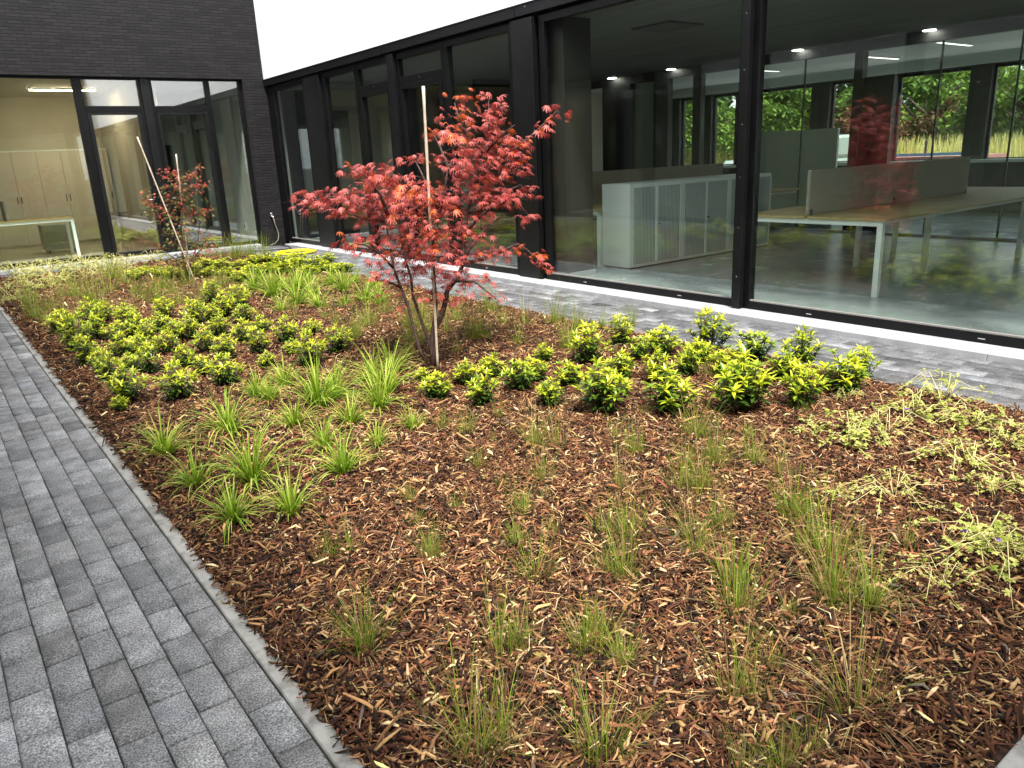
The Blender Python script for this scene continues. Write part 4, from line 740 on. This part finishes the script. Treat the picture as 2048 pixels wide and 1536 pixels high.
def geranium_proto(seed, trail=1.0, big=1.0, flowers=0):
    r = np.random.default_rng(seed); t = empty('geranium', (0, 0, 0), '', 'plant'); st = MB(); b = Bag()
    ns = 16; C = []; 
    for s in range(ns):
        a = r.uniform(0, 6.28); L = r.uniform(.08, .25)*trail; z1 = r.uniform(.05, .20); p0 = np.array([r.normal(0, .025), r.normal(0, .025), 0])
        p1 = p0+np.array([math.cos(a)*L*.5, math.sin(a)*L*.5, z1]); p2 = p0+np.array([math.cos(a+.3)*L, math.sin(a+.3)*L, z1*r.uniform(.3, .9)])
        st.tube([tuple(p0), tuple(p1), tuple(p2), tuple(p2+(p2-p1)*r.uniform(.2, .9)*np.array([1, 1, .5]))], [.003, .0025, .002, .0012], 4)
        for k in range(8): f = r.uniform(.3, 1.15); C.append(p0*(1-f)**2+2*p1*f*(1-f)+p2*f*f+r.normal(0, .014, 3)+np.array([0, 0, .012]))
    C = np.array(C); n = len(C); base = r.uniform(0, 6.28, n); tilt = r.normal(0, .35, (n, 2)); size = r.uniform(.009, .021, n)*big; cc = mixc((.24, .31, .035), (.64, .64, .20), r.random(n))
    for k in range(5):
        az = base+(k-2)*1.05; D = dirs(az, np.cos(az)*tilt[:, 0]+np.sin(az)*tilt[:, 1]); b.add(strips(C, D, size*(1.15 if k == 2 else 1), size*.75, .5, [.25, 1, .25], .1), cc)
    b.build('foliage', M['gleaf'], t); st.build('stem', mat('geranium stems', (.60, .54, .24), .6), t)
    for j in range(flowers):
        fb = Bag(); c = np.array([[.07*math.cos(j*2.3+1), .07*math.sin(j*2.3+1), .10-.02*j]]); P = np.repeat(c, 5, 0); az = np.arange(5)*1.257
        fb.add(strips(P, dirs(az, np.full(5, .35)), .017, .015, .4, [.3, 1, .8]), np.tile((.28, .12, .60), (5, 1))); fb.build('flower', M['petal'], t)
    return t
def rank_labels(pts, rows, fmt):
    """pts world (x,y,..): rows front to back by image height, then left to right; returns label per point"""
    def uv(p):
        c = Vector((p[0], p[1], -1.52)); return c.dot(r2)/c.dot(f_), c.dot(u2)/c.dot(f_)
    q = [uv(p) for p in pts]; idx = sorted(range(len(pts)), key=lambda i: q[i][1]); per = math.ceil(len(pts)/rows); out = {}
    rn = ['front', 'second', 'third', 'fourth', 'fifth', 'sixth', 'seventh', 'eighth']
    for k in range(rows):
        row = sorted(idx[k*per:(k+1)*per], key=lambda i: q[i][0])
        for j, i in enumerate(row): out[i] = fmt % (ordn[j], 'back' if k == rows-1 and rows > 1 else rn[k])
    return out
rp = random.Random(9)
def place(protos, pts, rows, fmt, group, nominal, cat, zs=(.9, 1.1), up=1.0):
    lab = rank_labels(pts, rows, fmt)
    for i, (x, y, s) in enumerate(pts):
        p = protos[(i*7+i//3) % len(protos)]; sc = s/nominal
        o = dup(p, (x, y, float(hgt(x, y))-.004), rp.uniform(0, 6.28), (sc, sc, sc*rp.uniform(*zs)*up), lab[i], group); o['category'] = cat
SP = [shrub_proto(s, d, l) for s, d, l in ((1, 0, 0), (2, .05, 1), (3, .18, 0), (4, 0, 0), (5, .1, 1), (6, .35, 0))]
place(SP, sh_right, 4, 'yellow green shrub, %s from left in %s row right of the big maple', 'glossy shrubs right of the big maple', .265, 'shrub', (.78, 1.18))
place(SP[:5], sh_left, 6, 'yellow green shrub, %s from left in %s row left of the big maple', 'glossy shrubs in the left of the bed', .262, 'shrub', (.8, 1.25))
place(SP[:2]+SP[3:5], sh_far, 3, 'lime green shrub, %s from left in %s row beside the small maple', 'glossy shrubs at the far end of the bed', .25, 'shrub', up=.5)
CP = [carex_proto(s) for s in range(30, 35)]
place(CP, cx_near, 4, 'broad bladed lime sedge tuft, %s from left in %s row before the shrubs', 'lime sedges in the foreground left', .255, 'grass tuft')
place(CP, cx_far, 3, 'bright sedge tuft, %s from left in %s row behind the left shrub cluster', 'lime sedges in the back of the bed', .25, 'grass tuft')
GP = [wisp_proto(s, nn, tn) for s, nn, tn in ((40, 130, .25), (41, 95, .4), (42, 80, .5), (43, 160, .15), (44, 70, .35), (45, 115, .3))]
rq = random.Random(4)
g_extra = [(round(rq.uniform(1.3, 4.3), 2), round(rq.uniform(.95, 3.7), 2), round(rq.uniform(.06, .12), 2)) for _ in range(34)]
g_extra = [p for p in g_extra if p[0] < 3.0 or p[1] > 2.2]
place(GP, g_near+g_extra, 8, 'wispy olive grass tuft, %s from left in %s row of the foreground mulch', 'wispy grasses in the foreground mulch', .19, 'grass tuft', (.8, 1.15))
place(GP, g_mid, 4, 'thin upright grass tuft, %s from left in %s row around the big maple', 'thin grasses around the big maple', .18, 'grass tuft', (.85, 1.15))
place(GP, g_far, 5, 'short olive grass tuft, %s from left in %s row, far left bed', 'short grasses in the far left of the bed', .115, 'grass tuft', (.8, 1.1))
EP = [geranium_proto(50, 1.3, 1, 0), geranium_proto(51, 1.1, 1.25, 0), geranium_proto(52, 1.5, .9, 0)]; EF = [geranium_proto(53, 1.2, 1.1, 2), geranium_proto(54, 1.2, 1.6, 1)]
fl = {0, 3, 7, 8}; gr = [p for i, p in enumerate(ge_right) if i not in fl]; gf = [ge_right[i] for i in sorted(fl)]
place(EP, gr, 3, 'straggly pale geranium, %s from left in %s row at the right edge', 'straggly geraniums in the right of the bed', .29, 'plant')
place(EF, gf, 2, 'pale geranium with purple flowers, %s from left in %s row at the right', 'geraniums in flower', .29, 'plant')
place(EP, ge_far, 3, 'pale straggly geranium, %s from left in %s row by the far left corner', 'geraniums in the far left corner', .25, 'plant')
def drop(o):
    for c in list(o.children): bpy.data.objects.remove(c)
    bpy.data.objects.remove(o)
for o in SP+CP+GP+EP+EF: drop(o)

# ================================================================== MAPLES
def maple(base, rdir, ndir, stems, clus, lr, seed, c_lo, c_hi, c_alt, label, trunk_r, n_mul=1.0, depth=.32, alt=0.0):
    r = np.random.default_rng(seed); t = empty('red_maple', (base[0], base[1], float(hgt(base[0], base[1]))-.01), label, 'tree')
    R = np.array([rdir[0], rdir[1], 0]); N = np.array([ndir[0], ndir[1], 0]); st = MB(); nodes = []
    w3 = lambda a, z, d: R*a+N*d+np.array([0, 0, z])
    names = sorted(stems, key=lambda k: int(k[1:])); endd = {}
    def near(a, z, upto=None):
        if not nodes: return None
        q = min(nodes, key=lambda n_: (n_[0]-a)**2+(n_[1]-z)**2); return q if (q[0]-a)**2+(q[1]-z)**2 < .05**2 else None
    for ki, k in enumerate(names):
        P = stems[k]; s0 = near(*P[0]); d0 = s0[2] if s0 else r.normal(0, .01); de = r.uniform(-1, 1)*depth; L = len(P); pts = []; rad_ = []
        r0 = min(s0[3]*.8, .012) if (s0 and P[0][1] > .12) else trunk_r*(1 if k in ('S3', 'T1') else .5)
        for i, (a, z) in enumerate(P):
            f = i/(L-1); d = d0+(de-d0)*f**1.2 if P[0][1] > .12 else d0+de*f**1.3; pts.append(tuple(w3(a, z, d))); rad_.append(max(.003, r0*(1-f)**.75+.003)); nodes.append((a, z, d, rad_[-1]))
            if i: 
                pa, pz = P[i-1]; nodes.append(((a+pa)/2, (z+pz)/2, (d+nodes[-2][2])/2 if len(nodes) > 1 else d, rad_[-1]))
        st.tube(pts, rad_, 7)
    LP = []; LA = []; LC = []; LS = []
    for (a, z, ra, rz_, n, o) in clus:
        q = min(nodes, key=lambda n_: (n_[0]-a)**2+((n_[1]-z)*1.2)**2); d = q[2]+r.normal(0, .07); n = max(2, int(n*n_mul)); c = w3(a, z, d)
        st.tube([tuple(w3(q[0], q[1], q[2])), tuple((w3(q[0], q[1], q[2])+c)/2+np.array([0, 0, .012])), tuple(c)], [.0028, .002, .0015], 4)
        for g_ in range(max(1, n//5)):
            e = c+R*r.normal(0, ra*.6)+N*r.normal(0, .06)+np.array([0, 0, r.normal(0, rz_*.5)]); st.tube([tuple(c), tuple((c+e)/2+np.array([0, 0, .008])), tuple(e)], [.0015, .0012, .001], 3)
        out = np.sign(a)*.6
        for i in range(n):
            p = c+R*np.clip(r.normal(0, ra*.62), -ra*1.25, ra*1.25)+N*np.clip(r.normal(0, .09), -.2, .2)+np.array([0, 0, np.clip(r.normal(0, rz_*.6), -rz_*1.3, rz_*1.3)])
            LP.append(p); LA.append(math.atan2(R[1]*out+r.normal(0, .7), R[0]*out+r.normal(0, .7))); LS.append(lr*r.uniform(.65, 1.2))
            LC.append(mixc(c_alt[0], c_alt[1], r.random()) if r.random() < o+alt else mixc(c_lo, c_hi, r.random()))
    st.build('trunk', M['bark'], t)
    P = np.array(LP); A = np.array(LA); Ssz = np.array(LS); C = np.array(LC); n = len(P); b = Bag(); tilt = r.normal(-.35, .35, n)
    fd = dirs(A, tilt); side = nrm(np.cross(fd, [0, 0, 1.0])); nm = np.cross(side, fd); rl = r.normal(0, .35, n)[:, None]; side = nrm(side*np.cos(rl)+nm*np.sin(rl)); nm = np.cross(side, fd)
    for k, (ang, ln, wd) in enumerate(((0, 1.05, .17), (.55, .98, .16), (-.55, .98, .16), (1.12, .82, .15), (-1.12, .82, .15), (1.85, .45, .12), (-1.85, .45, .12))):
        D = fd*math.cos(ang)+side*math.sin(ang)-nm*.12
        b.add(strips(P, D, Ssz*ln, Ssz*wd, 1.0, [.3, .9, .75, .04], 0, np.cross(nm, D)), C*(1+r.normal(0, .06, (n, 1))))
    b.build('crown', M['maple'], t); return t
maple((2.89, 4.84), (.858, -.5135), (.5135, .858), stems, [(a, z, ra*1.08, rz_, n, o*.75) for a, z, ra, rz_, n, o in clus], .054, 61, (.30, .032, .032), (.66, .165, .14), ((.55, .085, .03), (.72, .17, .035)),
      'large red leaved japanese maple in the middle of the planting bed', .023, 1.28)
maple((2.915, 11.45), (.969, -.247), (.247, .969), stems2, clus2, .042, 62, (.36, .05, .03), (.60, .14, .09), ((.07, .12, .025), (.26, .24, .05)),
      'small sparse maple with green and red leaves at the far end', .017, 2.2, .25, .18)
def cane(p0, p1, label, kn=5):
    p0, p1 = Vector(p0), Vector(p1); c = MB(); pts = []; rd = []
    for i in range(kn*3+1): pts.append(p0.lerp(p1, i/(kn*3))); rd.append(.0095 if i % 3 else .0112)
    c.tube(pts, rd, 8); tag(c.build('bamboo_cane', M['cane']), label, 'cane', 'bamboo support canes')
w3 = lambda b, R, N, a, z, d: (b[0]+R[0]*a+N[0]*d, b[1]+R[1]*a+N[1]*d, z)
B1, R1, N1 = (2.89, 4.84), (.858, -.5135), (.5135, .858); B2, R2, N2 = (2.915, 11.45), (.969, -.247), (.247, .969)
cane(w3(B1, R1, N1, .015, 0, -.10), w3(B1, R1, N1, .06, 2.0, -.10), 'tall upright bamboo cane beside the large red maple')
cane(w3(B2, R2, N2, .06, 0, -.12), w3(B2, R2, N2, -.36, 1.99, -.12), 'leaning bamboo cane slanting left at the small maple')
cane(w3(B2, R2, N2, .0, 0, .12), w3(B2, R2, N2, .08, 1.76, .12), 'upright bamboo cane behind the small maple')

# fallen leaves lying on the mulch
r = np.random.default_rng(90); n = 70; b = Bag()
xs = np.concatenate([r.normal(2.9, .7, 45), r.uniform(.8, 4.6, 25)]); ys = np.concatenate([r.normal(4.5, .9, 45), r.uniform(.8, 9, 25)])
xs = np.clip(xs, BX0+.05, BX1-.05); ys = np.clip(ys, BY0+.05, BY1-.1); P = np.stack([xs, ys, hgt(xs, ys)+.022], -1); az = r.uniform(0, 6.28, n)
C = np.where((r.random(n) < .6)[:, None], mixc((.20, .03, .02), (.45, .12, .05), r.random(n)), mixc((.30, .22, .06), (.50, .45, .15), r.random(n)))
for ang, ln in ((0, 1), (.6, .9), (-.6, .9), (1.2, .7), (-1.2, .7)):
    b.add(strips(P, dirs(az+ang, r.normal(.1, .15, n)), .034*ln, .012, .5, [.3, 1, .1]), C)
tag(b.build('fallen_leaves', M['maple']), 'scattered fallen red and yellow leaves on the mulch', 'leaf litter', kind='stuff')
